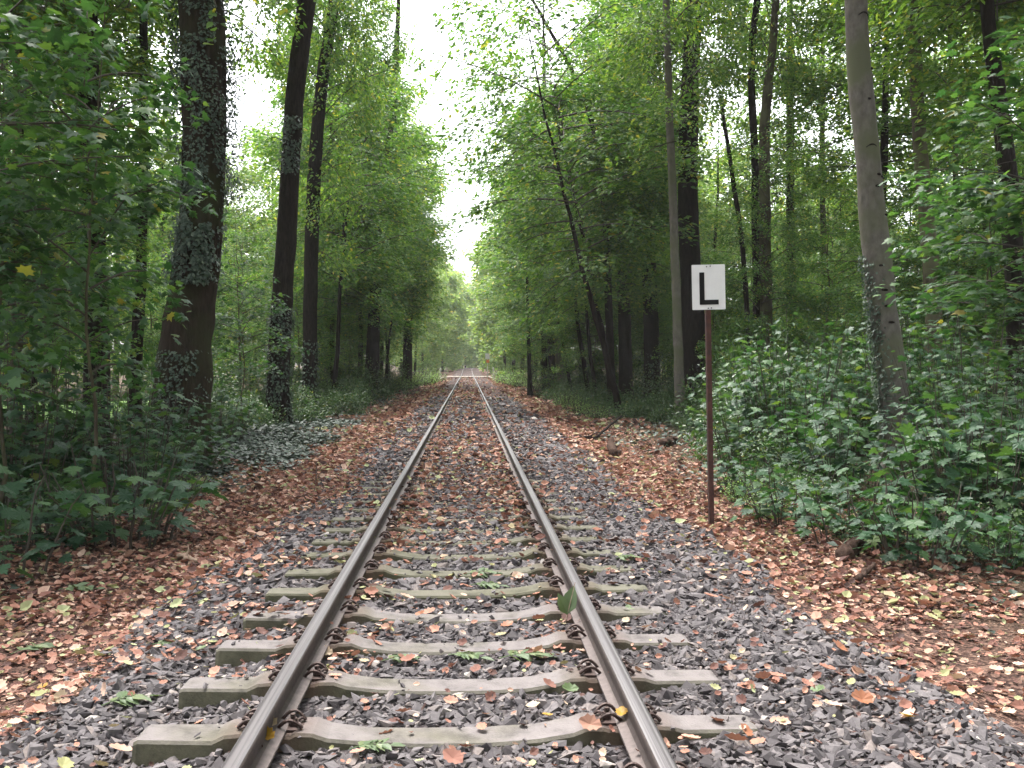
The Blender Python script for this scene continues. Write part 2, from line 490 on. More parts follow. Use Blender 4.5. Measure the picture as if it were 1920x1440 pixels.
def sleeper_mesh(name, seed, m):
    rng = RS(seed)
    st = [(-1.30, .0, .085, .135), (-1.28, .008, .095, .14), (-.98, .006, .10, .145), (-.93, .027, .10, .145), (-.87, .029, .10, .145), (-.85, .02, .10, .145), (-.66, .02, .10, .145),
          (-.64, .030, .10, .145), (-.57, .028, .10, .145), (-.51, .006, .10, .145), (-.36, -.016, .098, .13), (-.15, -.024, .096, .12)]
    st = st + [(-x, z, a, b) for x, z, a, b in reversed(st)]
    V, Q = [], []
    for x, z, a, b in st:
        a = a + rng.normal() * .003; z = z + rng.normal() * .0018
        ch = .012
        V += [(x, -b, -.20), (x, -a, z - ch), (x, -a + ch, z), (x, a - ch, z), (x, a, z - ch), (x, b, -.20)]
    for i in range(len(st) - 1):
        for j in range(5):
            p = i * 6 + j
            Q.append((p, p + 6, p + 7, p + 1))
    V = np.array(V)
    me = npmesh(name, V, [(np.array(Q), 0), (np.array([[0, 1, 2, 3, 4, 5]]), 0), (np.array([[(len(st) - 1) * 6 + k for k in (5, 4, 3, 2, 1, 0)]]), 0)], [m])
    return me


def clip_mesh():
    b = MB()
    for s in (-1, 1):   # two arched loops of a tension clip with the bolt between
        t = np.linspace(0, 1, 9)
        P = np.stack([-.055 + .10 * t, np.full(9, s * .048) + s * .012 * np.sin(t * math.pi), .016 + .035 * np.sin(t * math.pi)], 1)
        b.add(*tube(P, .0075, 6))
        P2 = np.stack([.045 - .03 * t, s * (.048 - .032 * t), .016 + .012 * np.sin(t * math.pi)], 1)
        b.add(*tube(P2, .0075, 6))
    t = np.linspace(0, 1, 5)
    b.add(*tube(np.stack([np.full(5, .015), -.016 + .032 * t, np.full(5, .02)], 1), .0075, 6))
    b.add(*boxm(.005, 0, .004, .075, .11, .012))
    b.add(*tube([(.0, 0, .0), (.0, 0, .04)], .019, 6))
    b.add(*tube([(.0, 0, .04), (.0, 0, .058)], .011, 6))
    return b.mesh('rail_clip', [M['clip']])


SLEEPERS = []


def build_sleepers():
    ms = [sleeper_mesh('concrete_sleeper', s, M['concrete']) for s in range(3)]
    mm = [sleeper_mesh('concrete_sleeper', s + 9, M['concrete_moss']) for s in range(3)]
    cm = clip_mesh()
    rng = RS(5)
    for k in range(-2, 52):
        y = SL_Y0 + SL_D * k + rng.normal() * .008
        e = empty('concrete_sleeper', (rng.normal() * .01, y, 0), rng.normal() * .004)
        dz = -.0035 * max(0, k - 6) if k < 20 else -.05
        e.location.z = dz
        body = link('sleeper_block', (ms if k < 4 else mm)[k % 3], e)
        if k < 0: lab = 'concrete sleeper just below the lower edge of the photo'
        elif k < 20: lab = f'{ORD[k]} concrete sleeper up the track from the lower edge'
        else: lab = 'concrete sleeper far up the track, mostly buried in ballast and leaves'
        tag(e, lab, 'sleeper', 'concrete sleepers under the rails')
        SLEEPERS.append(y)
        if k < 24:
            for s in (-1, 1):
                for q in (-1, 1):
                    c = link('rail_clip', cm, e)
                    c.location = (s * .7525 + q * .088, rng.normal() * .004, .022)
                    c.rotation_euler = (0, 0, 0 if q > 0 else math.pi)


build_sleepers()
SLEEPERS = np.array(SLEEPERS)


# ------------------------------------------------------------------ ballast stones
def rot_rand(rng, n):
    q = rng.normal(size=(n, 4)); q /= np.linalg.norm(q, axis=1, keepdims=True)
    w, x, y, z = q.T
    return np.stack([1 - 2 * (y * y + z * z), 2 * (x * y - z * w), 2 * (x * z + y * w), 2 * (x * y + z * w), 1 - 2 * (x * x + z * z), 2 * (y * z - x * w), 2 * (x * z - y * w), 2 * (y * z + x * w), 1 - 2 * (x * x + y * y)], 1).reshape(-1, 3, 3)


def hull(pts):
    bm = bmesh.new()
    for p in pts: bm.verts.new(p)
    bmesh.ops.convex_hull(bm, input=bm.verts[:])
    for v in [v for v in bm.verts if not v.link_faces]: bm.verts.remove(v)
    bmesh.ops.triangulate(bm, faces=bm.faces[:])
    bm.verts.index_update()
    V = np.array([v.co[:] for v in bm.verts]); Fc = np.array([[v.index for v in f.verts] for f in bm.faces])
    bm.free()
    return V, Fc


def stones():
    rng = RS(11)
    cube = np.array([[a, c, d] for a in (-1, 1) for c in (-1, 1) for d in (-1, 1)]) * .7
    temps = [hull((cube + rng.normal(0, .33, (8, 3))) * np.array([1.2, rng.uniform(.65, 1.0), rng.uniform(.4, .7)])) for i in range(18)]
    b = MB()
    for (y0, y1, sp, sz) in ((2.7, 6.2, .0275, .020), (6.2, 13, .041, .025), (13, 24, .07, .038), (24, 46, .13, .06)):
        xs = np.arange(-2.9, 3.1, sp); ys = np.arange(y0, y1, sp)
        X, Y = np.meshgrid(xs, ys)
        x = (X + rng.uniform(-.6, .6, X.shape) * sp).ravel(); y = (Y + rng.uniform(-.6, .6, X.shape) * sp).ravel()
        edge = np.where(x > 0, 2.35, 2.05) + (vnoise(x, y, .7, 7) - .5) * .7 - .012 * np.maximum(y - 8, 0)
        edge = edge + np.where(x > 0, .45, .35) * (1 - smooth01(y, 3.5, 6.5))
        keep = np.abs(x) < edge
        keep &= rng.rand(len(x)) < np.where(np.abs(x) > edge - .4, .65, 1)
        keep &= np.abs(np.abs(x) - .7525) > .085
        ds = np.abs(y[:, None] - SLEEPERS[None, :]).min(1)
        hw = .115 + .02 * (sz > .03)
        mid = np.abs(x) < .5
        bury = vnoise(x, y, .45, 9)
        on = (ds < hw) & (np.abs(x) < 1.33)
        keep &= ~(on & (rng.rand(len(x)) > np.where(y > 7, .1 + .55 * (bury > .55) * smooth01(y, 7, 12), .02)))
        x, y = x[keep], y[keep]; n = len(x)
        z = zg(x, y) + rng.uniform(-.35, .4, n) * sz
        on = (np.abs(y[:, None] - SLEEPERS[None, :]).min(1) < hw) & (np.abs(x) < 1.33)
        z = np.where(on, np.where(np.abs(x) < .5, -.02, .01) + sz * .4, z)
        s = sz * np.clip(np.exp(rng.normal(-.08, .45, n)), .3, 2.0)
        s = np.where(on, np.minimum(s * .7, sz * .8), s)
        Rm = rot_rand(rng, n)
        tid = rng.randint(0, len(temps), n)
        for t, (TV, TF) in enumerate(temps):
            k = np.where(tid == t)[0]
            if not len(k): continue
            V = np.einsum('nij,vj->nvi', Rm[k], TV) * s[k, None, None]
            V[..., 2] *= .7
            V += np.stack([x[k], y[k], z[k]], 1)[:, None, :]
            Fc = TF[None] + (np.arange(len(k)) * len(TV))[:, None, None]
            b.add(V.reshape(-1, 3), [(Fc.reshape(-1, 3), 0)])
    o = link('ballast_gravel', b.mesh('ballast_gravel', [M['stone']]))
    tag(o, 'crushed dark grey stone ballast around the sleepers', None, None, 'stuff')


stones()

# ------------------------------------------------------------------ leaves
LEAF_OVATE = (np.array([(0, 0, 0), (-.26, .28, .05), (-.24, .62, .04), (0, 1, -.06), (.24, .62, .04), (.26, .28, .05)]), [(np.array([[0, 3, 2, 1], [0, 5, 4, 3]]), 0)])
LEAF_DIA = (np.array([(0, 0, 0), (-.34, .5, .06), (0, 1, -.05), (.34, .5, .06)]), [(np.array([[0, 2, 1], [0, 3, 2]]), 0)])
LEAF_CURL = (np.array([(0, 0, .1), (-.34, .25, .22), (-.36, .62, .16), (0, 1, .2), (.36, .62, .2), (.34, .25, .1), (0, .5, -.05)]), [(np.array([[6, 0, 5], [6, 5, 4], [6, 4, 3], [6, 3, 2], [6, 2, 1], [6, 1, 0]]), 0)])


def fine_leaf():
    o = [(0, 0), (.13, .10), (.27, .17), (.22, .30), (.38, .42), (.30, .56), (.36, .70), (.2, .80), (.12, .92), (0, 1.0)]
    o = o + [(-x * .92, y + .02) for x, y in reversed(o[1:-1])]
    V = [(0, .5, -.03)] + [(x, y, .55 * x * x + .35 * (y - .45) ** 2 + (.06 if x > 0 else 0)) for x, y in o]
    n = len(o)
    return np.array(V), [(np.array([[0, 1 + (i + 1) % n, 1 + i] for i in range(n)]), 0)]


LEAF_FINE = fine_leaf()


def maple_template():
    half = [(.0, -.02), (.16, -.10), (.30, -.16), (.27, .02), (.46, .08), (.62, .22), (.44, .30), (.40, .40), (.50, .56), (.34, .58), (.20, .52), (.22, .72), (.10, .80), (0, 1.05)]
    out = [(x, y) for x, y in half] + [(-x, y) for x, y in reversed(half[1:-1])]
    V = [(0, .30, 0)]
    for x, y in out:
        r = math.hypot(x, y - .3)
        V.append((x, y, -.16 * r * r + .05 * abs(math.sin(3 * math.atan2(y - .3, x)))))
    n = len(out)
    Fc = [(0, 1 + (i + 1) % n, 1 + i) for i in range(n)]
    return np.array(V), [(np.array(Fc), 0)]


LEAF_MAPLE = maple_template()
MAPLE_COARSE = (lambda o: (np.array([(0, .3, .02)] + [(x, y, -.14 * math.hypot(x, y - .3)) for x, y in o]), [(np.array([[0, 1 + (i + 1) % len(o), 1 + i] for i in range(len(o))]), 0)]))(
    [(0, 0), (.3, -.14), (.3, .05), (.6, .22), (.36, .34), (.46, .58), (.18, .55), (0, 1.02), (-.18, .55), (-.46, .58), (-.36, .34), (-.6, .22), (-.3, .05), (-.3, -.14)])


def stamp(b, temp, P, D, Nn, S, m=0):
    TV, TG = temp
    D = unit(D)
    Nn = unit(Nn - D * (Nn * D).sum(-1, keepdims=True))
    Rr = np.cross(D, Nn)
    S = np.broadcast_to(np.asarray(S, float), (len(P),))
    V = P[:, None, :] + S[:, None, None] * (TV[None, :, 0:1] * Rr[:, None, :] + TV[None, :, 1:2] * D[:, None, :] + TV[None, :, 2:3] * Nn[:, None, :])
    off = (np.arange(len(P)) * len(TV))[:, None, None]
    b.add(V.reshape(-1, 3), [((f[None] + off).reshape(-1, f.shape[1]), m) for f, _ in TG])


def sprays(b, rng, P, az, pitch, L, K, temp, ls, m=0, flat=.3, wid=.45, fluff=.03):
    """flat leafy sprays: P[n,3] starts, az heading, pitch rise, L length; K leaves each"""
    n = len(P)
    az = az[:, None]; pitch = pitch[:, None]; L = L[:, None]
    u = rng.rand(n, K) ** .75
    side = np.where(rng.rand(n, K) < .5, -1, 1)
    v = side * rng.rand(n, K) * wid * (1.05 - .75 * u) * L
    uu = u * L
    w = -.10 * uu * uu + rng.normal(0, fluff, (n, K)) * (1 + L) - .12 * np.abs(v)
    ca, sa, cp, sp_ = np.cos(az), np.sin(az), np.cos(pitch), np.sin(pitch)
    roll = rng.normal(0, .2 + 2 * fluff, (n, 1))
    X = P[:, None, 0] + ca * cp * uu - sa * v
    Y = P[:, None, 1] + sa * cp * uu + ca * v
    Z = P[:, None, 2] + sp_ * uu + w + roll * v
    da = az + side * rng.uniform(.3, 1.2, (n, K))
    D = np.stack([np.cos(da), np.sin(da), rng.normal(-.25, .3, (n, K))], -1)
    Nn = np.stack([rng.normal(0, flat, (n, K)), rng.normal(0, flat, (n, K)), np.ones((n, K))], -1)
    S = ls * rng.uniform(.65, 1.25, (n, K))
    stamp(b, temp, np.stack([X, Y, Z], -1).reshape(-1, 3), D.reshape(-1, 3), Nn.reshape(-1, 3), S.ravel(), m)


def crown(name, seed, z0, z1, rmax, nb, ls, K, temp, lm, spl=.8, shape='ovoid', dens=1.0, rise_=.35, twigs=True, fluff=.04):
    """branches with flat sprays of leaves around a vertical stem"""
    rng = RS(seed)
    b = MB()
    SP, AZ, PI_, LL = [], [], [], []
    for i in range(nb):
        t = (i + rng.rand()) / nb
        z = z0 + (z1 - z0) * t * .93
        if shape == 'ovoid': pr = math.sin(math.pi * min(1, .18 + .82 * t)) ** .6 * (1 - .25 * t)
        elif shape == 'cone': pr = (1 - t) ** .7 + .12
        elif shape == 'top': pr = .45 + .55 * math.sin(math.pi * min(1, .1 + .75 * t ** .8))
        else: pr = .55 + .45 * math.sin(math.pi * t)
        ln = rmax * pr * rng.uniform(.55, 1.05)
        a = i * 2.399 + rng.normal() * .35
        el = rise_ + .45 * t + rng.normal() * (.1 + 2.6 * fluff)
        bd = 1.0 if fluff < .06 else rng.uniform(.25, 1.7)
        ns = 6
        s = np.linspace(0, 1, ns)
        r = ln * s
        h = ln * (math.sin(el) * s - .28 * s * s)
        wob = np.cumsum(rng.normal(0, .08, ns)) * ln * .25
        Pb = np.stack([np.cos(a) * r - np.sin(a) * wob, np.sin(a) * r + np.cos(a) * wob, z + h], 1)
        if twigs:
            b.add(*tube(Pb, np.linspace(.0075, .002, ns) * ln + .003, 4, cap=False, m=1))
        subs = [(Pb, a, ln, .3)]
        nsub = int(2 + ln * 1.6) if ln > 1.2 else 0
        for q in range(nsub):
            f = .25 + .65 * (q + rng.rand()) / nsub
            p0 = np.array([np.interp(f, s, Pb[:, c]) for c in range(3)])
            sa = a + (1 if q % 2 else -1) * rng.uniform(.5, 1.05)
            sl = ln * .55 * (1.1 - f * .6) * rng.uniform(.7, 1.1)
            sr = np.linspace(0, 1, 4)
            Ps = p0 + np.stack([np.cos(sa) * sl * sr, np.sin(sa) * sl * sr, sl * (.12 * sr - .22 * sr * sr)], 1)
            if twigs: b.add(*tube(Ps, np.linspace(.006, .002, 4) * sl + .0025, 3, cap=False, m=1))
            subs.append((Ps, sa, sl, .1))
        for Ps, sa, sl, f0 in subs:
            cnt = max(1, int(sl * dens * bd / (spl * .42)))
            for q in range(cnt):
                f = f0 + (1 - f0) * (q + rng.rand()) / cnt
                ss = np.linspace(0, 1, len(Ps))
                SP.append([np.interp(f, ss, Ps[:, c]) for c in range(3)])
                AZ.append(sa + rng.normal() * .7 * (1.15 - f))
                PI_.append(rng.normal(-.05, .15 + 3.2 * fluff)); LL.append(spl * rng.uniform(.6, 1.2))
    sprays(b, rng, np.array(SP), np.array(AZ), np.array(PI_), np.array(LL), K, temp, ls, 0, .25 + 3 * fluff, .45, fluff)
    me = b.mesh(name, [lm, M['bark_twig']])
    return me, len(SP) * K


CR = {}
STAT = {}


def mk(key, *a, **k):
    me, n = crown('crown', *a, **k)
    CR.setdefault(key, []).append(me); STAT[key] = n


for s in range(3): mk('tall', 20 + s, 9, 23, 4.6, 48, .19, 22, LEAF_OVATE, M['leaf_canopy'], 1.05, fluff=.1)
for s in range(3): mk('edge', 30 + s, 5.0, 21, 4.3, 68, .20, 19, LEAF_OVATE, M['leaf_canopy'], .95, shape='col', fluff=.1)
for s in range(3): mk('under', 40 + s, 1.3, 9, 2.7, 54, .095, 38, LEAF_OVATE, M['leaf_beech'], .7)
for s in range(3): mk('broad', 36 + s, 5.0, 20, 5.6, 66, .215, 17, LEAF_OVATE, M['leaf_canopy'], 1.0, shape='top', rise_=.3, fluff=.11)
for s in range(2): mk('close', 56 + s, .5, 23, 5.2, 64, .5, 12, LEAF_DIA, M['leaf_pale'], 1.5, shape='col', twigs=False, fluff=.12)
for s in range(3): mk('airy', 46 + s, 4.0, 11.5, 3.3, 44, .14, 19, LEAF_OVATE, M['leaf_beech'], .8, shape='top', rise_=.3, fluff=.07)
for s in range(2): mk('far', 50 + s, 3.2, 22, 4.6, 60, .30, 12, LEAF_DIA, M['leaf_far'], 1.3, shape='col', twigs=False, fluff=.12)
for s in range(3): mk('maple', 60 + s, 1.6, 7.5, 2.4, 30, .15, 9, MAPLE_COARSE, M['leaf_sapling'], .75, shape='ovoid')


def shrub_mesh(seed, h, rad, stems, ls, per, temp, lm, lean=.5):
    """many stems from the ground, leaves in layers along them"""
    rng = RS(seed); b = MB()
    P, D, Nn = [], [], []
    for i in range(stems):
        a = rng.uniform(0, 2 * math.pi); rr = rad * math.sqrt(rng.rand())
        hh = h * rng.uniform(.55, 1.05) * (1 - .35 * (rr / rad) ** 2)
        base = np.array([math.cos(a), math.sin(a), 0]) * rr * .55
        s = np.linspace(0, 1, 6)
        tip = np.array([math.cos(a), math.sin(a), 0]) * rr
        pts = base + (tip - base) * (s ** 1.4)[:, None] + np.array([0, 0, 1]) * (hh * s)[:, None] + rng.normal(0, .02, (6, 3)) * s[:, None]
        b.add(*tube(pts, np.linspace(.012, .004, 6), 4, cap=False, m=1))
        for q in range(per):
            f = .22 + .78 * ((q + rng.rand()) / per)
            p = np.array([np.interp(f, s, pts[:, c]) for c in range(3)])
            da = rng.uniform(0, 2 * math.pi)
            pet = ls * rng.uniform(.6, 1.8) * (1.2 - .5 * f)
            d = np.array([math.cos(da), math.sin(da), rng.normal(-.15, .25)])
            P.append(p + d * pet * np.array([1, 1, .3]))
            D.append(d + np.array([0, 0, -.25])); Nn.append(np.array([0, 0, 1]) + .25 * d + rng.normal(0, .28, 3))
    stamp(b, temp, np.array(P), np.array(D), np.array(Nn), ls * rng.uniform(.6, 1.2, len(P)))
    return b.mesh('foliage', [lm, M['bark_twig']])


def bush_mesh(seed, h, rad, n, ls, temp, lm):
    rng = RS(seed); b = MB()
    # clumpy dome
    nc = 16
    cc = unit(rng.normal(size=(nc, 3))) * rng.uniform(.3, .95, (nc, 1)); cc[:, 2] = np.abs(cc[:, 2])
    cr = rng.uniform(.25, .5, nc)
    k = rng.randint(0, nc, n)
    off = unit(rng.normal(size=(n, 3))) * (rng.rand(n, 1) ** .5) * cr[k][:, None]
    P = (cc[k] + off) * np.array([rad, rad, h * .75])
    P[:, 2] = np.abs(P[:, 2]) + .03
    D = unit(off) + rng.normal(0, .5, (n, 3)) + np.array([0, 0, -.2])
    Nn = np.array([0, 0, 1.0]) + .6 * unit(off) + rng.normal(0, .35, (n, 3))
    stamp(b, temp, P, D, Nn, ls * rng.uniform(.6, 1.25, n))
    for i in range(9):
        c = cc[i] * np.array([rad, rad, h * .75])
        b.add(*tube(np.array([(c[0] * .2, c[1] * .2, 0), (c[0] * .5, c[1] * .5, c[2] * .6), c]), [.014, .009, .004], 4, cap=False, m=1))
    return b.mesh('foliage', [lm, M['bark_twig']])


SH = {}
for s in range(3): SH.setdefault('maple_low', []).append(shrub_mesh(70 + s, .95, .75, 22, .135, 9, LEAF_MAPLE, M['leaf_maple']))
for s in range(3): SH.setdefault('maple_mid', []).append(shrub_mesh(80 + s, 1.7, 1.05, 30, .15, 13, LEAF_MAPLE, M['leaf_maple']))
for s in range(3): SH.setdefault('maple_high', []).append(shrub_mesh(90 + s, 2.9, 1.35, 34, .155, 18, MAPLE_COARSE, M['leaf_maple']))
for s in range(3): SH.setdefault('bush', []).append(bush_mesh(100 + s, 1.6, 1.25, 3400, .085, LEAF_OVATE, M['leaf_bush']))
for s in range(2): SH.setdefault('bush_big', []).append(bush_mesh(106 + s, 2.9, 1.7, 5200, .10, LEAF_OVATE, M['leaf_bush']))
for s in range(2): SH.setdefault('herb', []).append(shrub_mesh(110 + s, .95, .9, 70, .085, 9, LEAF_OVATE, M['leaf_nettle']))
print('crown leaves', STAT)

PICK = RS(999)
COUNT = {}


def pick(d, key):
    i = COUNT.get(key, 0); COUNT[key] = i + 1
    return d[key][i % len(d[key])]


# ------------------------------------------------------------------ trees with trunks
def trunk_from_px(pts, Y, H, mt, seed, sides=14, top_r=.05):
    """pixel outline of a stem -> a trunk standing at its real distance"""
    rng = RS(seed)
    W = []
    for px, py, w in pts:
        p = at(px, py, Y)
        W.append((p.x, p.z, w * .5 * Y / F_PX))
    W.sort(key=lambda q: q[1])
    x = np.array([q[0] for q in W]); z = np.array([q[1] for q in W]); r = np.array([q[2] for q in W])
    g = float(zg(x[0], Y))
    if z[0] > g:
        sl = (x[1] - x[0]) / (z[1] - z[0]) if len(z) > 1 else 0
        x = np.insert(x, 0, x[0] - sl * (z[0] - g) * .6); r = np.insert(r, 0, r[0]); z = np.insert(z, 0, g)
    bx = float(np.interp(g, z, x))
    if z[-1] < H:
        sl = (x[-1] - x[-2]) / (z[-1] - z[-2]) * .5
        zz = np.linspace(z[-1], H, 6)[1:]
        x = np.append(x, x[-1] + sl * (zz - z[-1])); r = np.append(r, np.interp(zz, [z[-1], H], [r[-1] * .97, top_r])); z = np.append(z, zz)
    n = int((z[-1] - g + .15) / .35) + 2
    Z = np.concatenate([[g - .2, g - .05, g + .08, g + .2], np.linspace(g + .35, z[-1], n)])
    X = np.interp(Z, z, x); Rr = np.interp(Z, z, r)
    for _ in range(3):
        Xs = np.convolve(np.pad(X, 3, 'edge'), np.ones(7) / 7, 'valid'); X[4:-4] = Xs[4:-4]
    bx = float(np.interp(g, Z, X))
    Yy = Y + np.cumsum(rng.normal(0, .012, len(Z)))
    Yy += Y - np.interp(g, Z, Yy)
    X = X + np.convolve(rng.normal(0, .012, len(Z)), np.ones(3) / 3, 'same')
    Rr = Rr * (1 + .55 * np.exp(-(Z - g) / .28)) * (1 + rng.normal(0, .018, len(Z)))
    P = np.stack([X - bx, Yy - Y, Z - g], 1)
    V, G = tube(P, Rr, sides, rng, .02)
    lean = math.atan2(np.interp(H * .8, Z - g, X) - bx, H * .8)
    return npmesh('trunk', V, G, [mt], True), (bx, Y, g), P, Rr, lean


def ivy_on(P, r, z0, z1, n, ls, seed, face=None, thick=.06):
    """ivy leaves hugging a trunk between two heights; face = preferred angle"""
    rng = RS(seed); b = MB()
    z = rng.uniform(z0, z1, n)
    ang = rng.uniform(0, 2 * math.pi, n) if face is None else rng.normal(face, .55, n)
    # clumps
    keep = vnoise(z * 1.0 + 31, ang * 1.2 + 7, .55, seed) + .25 * vnoise(z, ang, .2, seed + 3) > .42
    z, ang = z[keep], ang[keep]; n = len(z)
    c = np.stack([np.interp(z, P[:, 2], P[:, 0]), np.interp(z, P[:, 2], P[:, 1]), z], 1)
    rad = np.interp(z, P[:, 2], r) + rng.rand(n) * thick * (.4 + 1.2 * vnoise(z, ang, .5, seed + 5))
    o = np.stack([np.cos(ang), np.sin(ang), np.zeros(n)], 1)
    D = np.stack([-np.sin(ang) * rng.normal(0, 1, n), np.cos(ang) * rng.normal(0, 1, n), rng.normal(-.9, .4, n)], 1) + .35 * o
    stamp(b, LEAF_DIA, c + o * rad[:, None], D, o + np.array([0, 0, .5]) + rng.normal(0, .35, (n, 3)), ls * rng.uniform(.6, 1.3, n))
    return b.mesh('ivy', [M['leaf_ivy']])


def px_tree(name, label, cat, pts, Y, H, bark, crownkey=None, seed=1, group=None, cscale=1.0, ivy=(), rotz=None, roots=None):
    me, base, P, r, lean = trunk_from_px(pts, Y, H, M[bark], seed)
    e = empty(name, base)
    tag(e, label, cat, group)
    link('trunk', me, e)
    if crownkey:
        c = link('crown', pick(CR, crownkey), e)
        c.rotation_euler = (0, lean, PICK.uniform(0, 6.28) if rotz is None else rotz)
        hs = H / {'tall': 22.5, 'broad': 20, 'edge': 20.5, 'under': 9, 'far': 22, 'maple': 7.3}[crownkey]
        c.scale = (cscale, cscale, hs)
    for k, (z0, z1, n, ls, face, th) in enumerate(ivy):
        link('ivy', ivy_on(P, r, z0, z1, n, ls, seed * 7 + k, face, th), e)
    return e, P, r


TG = 'trees standing along the track'
# --- ivy-trunk side
px_tree('oak_tree', 'massive brown trunk thickly clad in ivy high up', 'tree', [(378, 0, 84), (386, 200, 80), (388, 400, 80), (370, 500, 84), (352, 620, 92), (338, 760, 108)], 18, 25, 'bark_brown', 'tall', 3, TG,
        1.0, [(5.0, 12, 15000, .066, None, .30), (3.4, 5.4, 2600, .08, 4.9, .2), (0, 2.2, 900, .07, 4.7, .06)])
px_tree('oak_tree', 'dark straight trunk with ivy round its foot, leaning outward as it rises', 'tree', [(577, 0, 34), (553, 150, 34), (545, 300, 35), (535, 480, 37), (525, 620, 40), (520, 760, 44)], 29, 26, 'bark_dark', 'tall', 4, TG,
        .6, [(0, 3.6, 2600, .09, None, .08), (7.5, 9.2, 500, .1, 4.7, .1)])
px_tree('oak_tree', 'slim dark trunk just behind the ivy-footed dark trunk', 'tree', [(628, 0, 20), (605, 130, 22), (590, 300, 25), (585, 420, 26), (582, 560, 26), (580, 720, 28)], 36, 23, 'bark_dark', 'edge', 5, TG,
        .58, [(0, 2.8, 900, .1, None, .08)])
px_tree('oak_tree', 'dark trunk beside the track with dark ivy tufts on its upper stem', 'tree', [(738, 200, 15), (725, 330, 17), (708, 480, 20), (702, 580, 23), (698, 680, 26)], 52, 24, 'bark_dark', 'edge', 6, TG,
        .8, [(8.5, 13.5, 1500, .16, None, .5)])
px_tree('oak_tree', 'brownish bare trunk beside the pale herbs, with a slanting dead limb', 'tree', [(762, 420, 14), (766, 560, 16), (765, 640, 17), (763, 705, 19)], 74, 21, 'bark_brown', 'edge', 7, TG, .75)
px_tree('oak_tree', 'broad black trunk in the gloom behind the maple saplings', 'tree', [(165, 130, 36), (170, 300, 42), (175, 480, 44), (180, 640, 46), (182, 790, 48)], 21, 24, 'bark_dark', 'tall', 8, TG, .9)
px_tree('oak_tree', 'dark trunk half hidden between the black trunk and the ivy-clad one', 'tree', [(268, 300, 17), (266, 480, 19), (258, 640, 22), (252, 800, 24)], 24, 20, 'bark_dark', 'tall', 9, TG, .75)
px_tree('oak_tree', 'narrow dark trunk at the photo edge behind low maples', 'tree', [(38, 380, 16), (45, 560, 18), (60, 790, 20)], 27, 20, 'bark_dark', 'tall', 10, TG, .8)
# --- sign side
BE, BP, BR = px_tree('beech_tree', 'smooth grey leaning beech trunk with dark branch scars, beyond the lettered sign', 'tree', [(1602, 0, 41), (1614, 160, 45), (1630, 320, 45), (1642, 480, 54), (1664, 640, 52), (1678, 760, 54), (1690, 840, 60)], 16, 24, 'bark_grey', 'tall', 12, TG, 1.0,
                     [(.2, 3.6, 1400, .06, math.pi * 1.02, .07)])
px_tree('beech_tree', 'greyish brown trunk leaning behind the scarred beech', 'tree', [(1714, 0, 25), (1723, 200, 25), (1733, 350, 28), (1750, 480, 30), (1752, 600, 30), (1755, 740, 34)], 24, 23, 'bark_olive', 'tall', 13, TG, .9)
px_tree('oak_tree', 'dark trunk at the far edge beyond the maple thicket', 'tree', [(1852, 60, 26), (1872, 200, 30), (1893, 330, 34), (1902, 480, 37), (1908, 640, 38)], 20, 22, 'bark_dark', 'tall', 14, TG, .8)
px_tree('ash_tree', 'pale slender trunk just behind the lettered sign', 'tree', [(1247, 0, 13), (1254, 200, 14), (1262, 400, 16), (1269, 600, 18), (1275, 760, 20)], 28, 20, 'bark_grey', 'tall', 15, TG, .6)
px_tree('oak_tree', 'thick black trunk right against the pale slender one', 'tree', [(1300, 0, 30), (1291, 200, 36), (1288, 400, 38), (1297, 560, 42), (1304, 740, 48)], 34, 28, 'bark_dark', 'tall', 16, TG, .6)
px_tree('oak_tree', 'dark stem of the close-set pair with a wavy top', 'tree', [(1424, 0, 13), (1401, 90, 13), (1412, 180, 14), (1416, 300, 14), (1418, 440, 15), (1420, 560, 16)], 33, 28, 'bark_dark', 'tall', 17, TG, .55)
px_tree('beech_tree', 'olive grey stem of the close-set pair, kinked high up', 'tree', [(1458, 0, 14), (1451, 110, 15), (1437, 170, 18), (1432, 250, 20), (1436, 430, 22), (1437, 600, 24)], 31, 28, 'bark_olive', 'tall', 18, TG, .55)
px_tree('oak_tree', 'thick dark trunk flecked with sprouting leaves, short of the pale one', 'tree', [(1208, 60, 17), (1210, 250, 19), (1212, 420, 26), (1219, 560, 28), (1224, 735, 33)], 44, 23, 'bark_dark', 'edge', 19, TG, .62, [(0, 2.4, 260, .12, None, .1)])
px_tree('oak_tree', 'medium dark trunk beside the flecked thick one', 'tree', [(1168, 80, 15), (1165, 300, 18), (1168, 500, 22), (1174, 740, 27)], 46, 22, 'bark_dark', 'tall', 20, TG, .62)
px_tree('hornbeam_tree', 'dark slim tree arching over the rails with hanging leafy limbs', 'tree', [(1018, 48, 6), (1050, 85, 7), (1075, 120, 8), (1098, 180, 9), (1114, 240, 10), (1130, 310, 12), (1137, 430, 14), (1142, 600, 15), (1147, 745, 17)], 38, 17, 'bark_dark', 'edge', 21, TG, .72)
px_tree('hornbeam_tree', 'thin dark stem slanting out of the bushes by the ballast', 'tree', [(1078, 560, 7), (1087, 640, 8), (1104, 728, 9)], 48, 9, 'bark_dark', 'under', 22, TG, .9)
px_tree('ash_tree', 'pale grey stem among dark stems farther up the line', 'tree', [(1036, 520, 10), (1042, 600, 11), (1050, 700, 13)], 58, 20, 'bark_grey', 'tall', 23, TG, .7)
px_tree('oak_tree', 'black stem touching the pale grey stem farther up', 'tree', [(1030, 560, 11), (1034, 640, 12), (1036, 705, 14)], 60, 22, 'bark_dark', 'tall', 24, TG, .7)
px_tree('oak_tree', 'black stem between the pale grey stem and the pale herbs', 'tree', [(1018, 600, 9), (1022, 700, 11)], 66, 20, 'bark_dark', 'tall', 25, TG, .75)
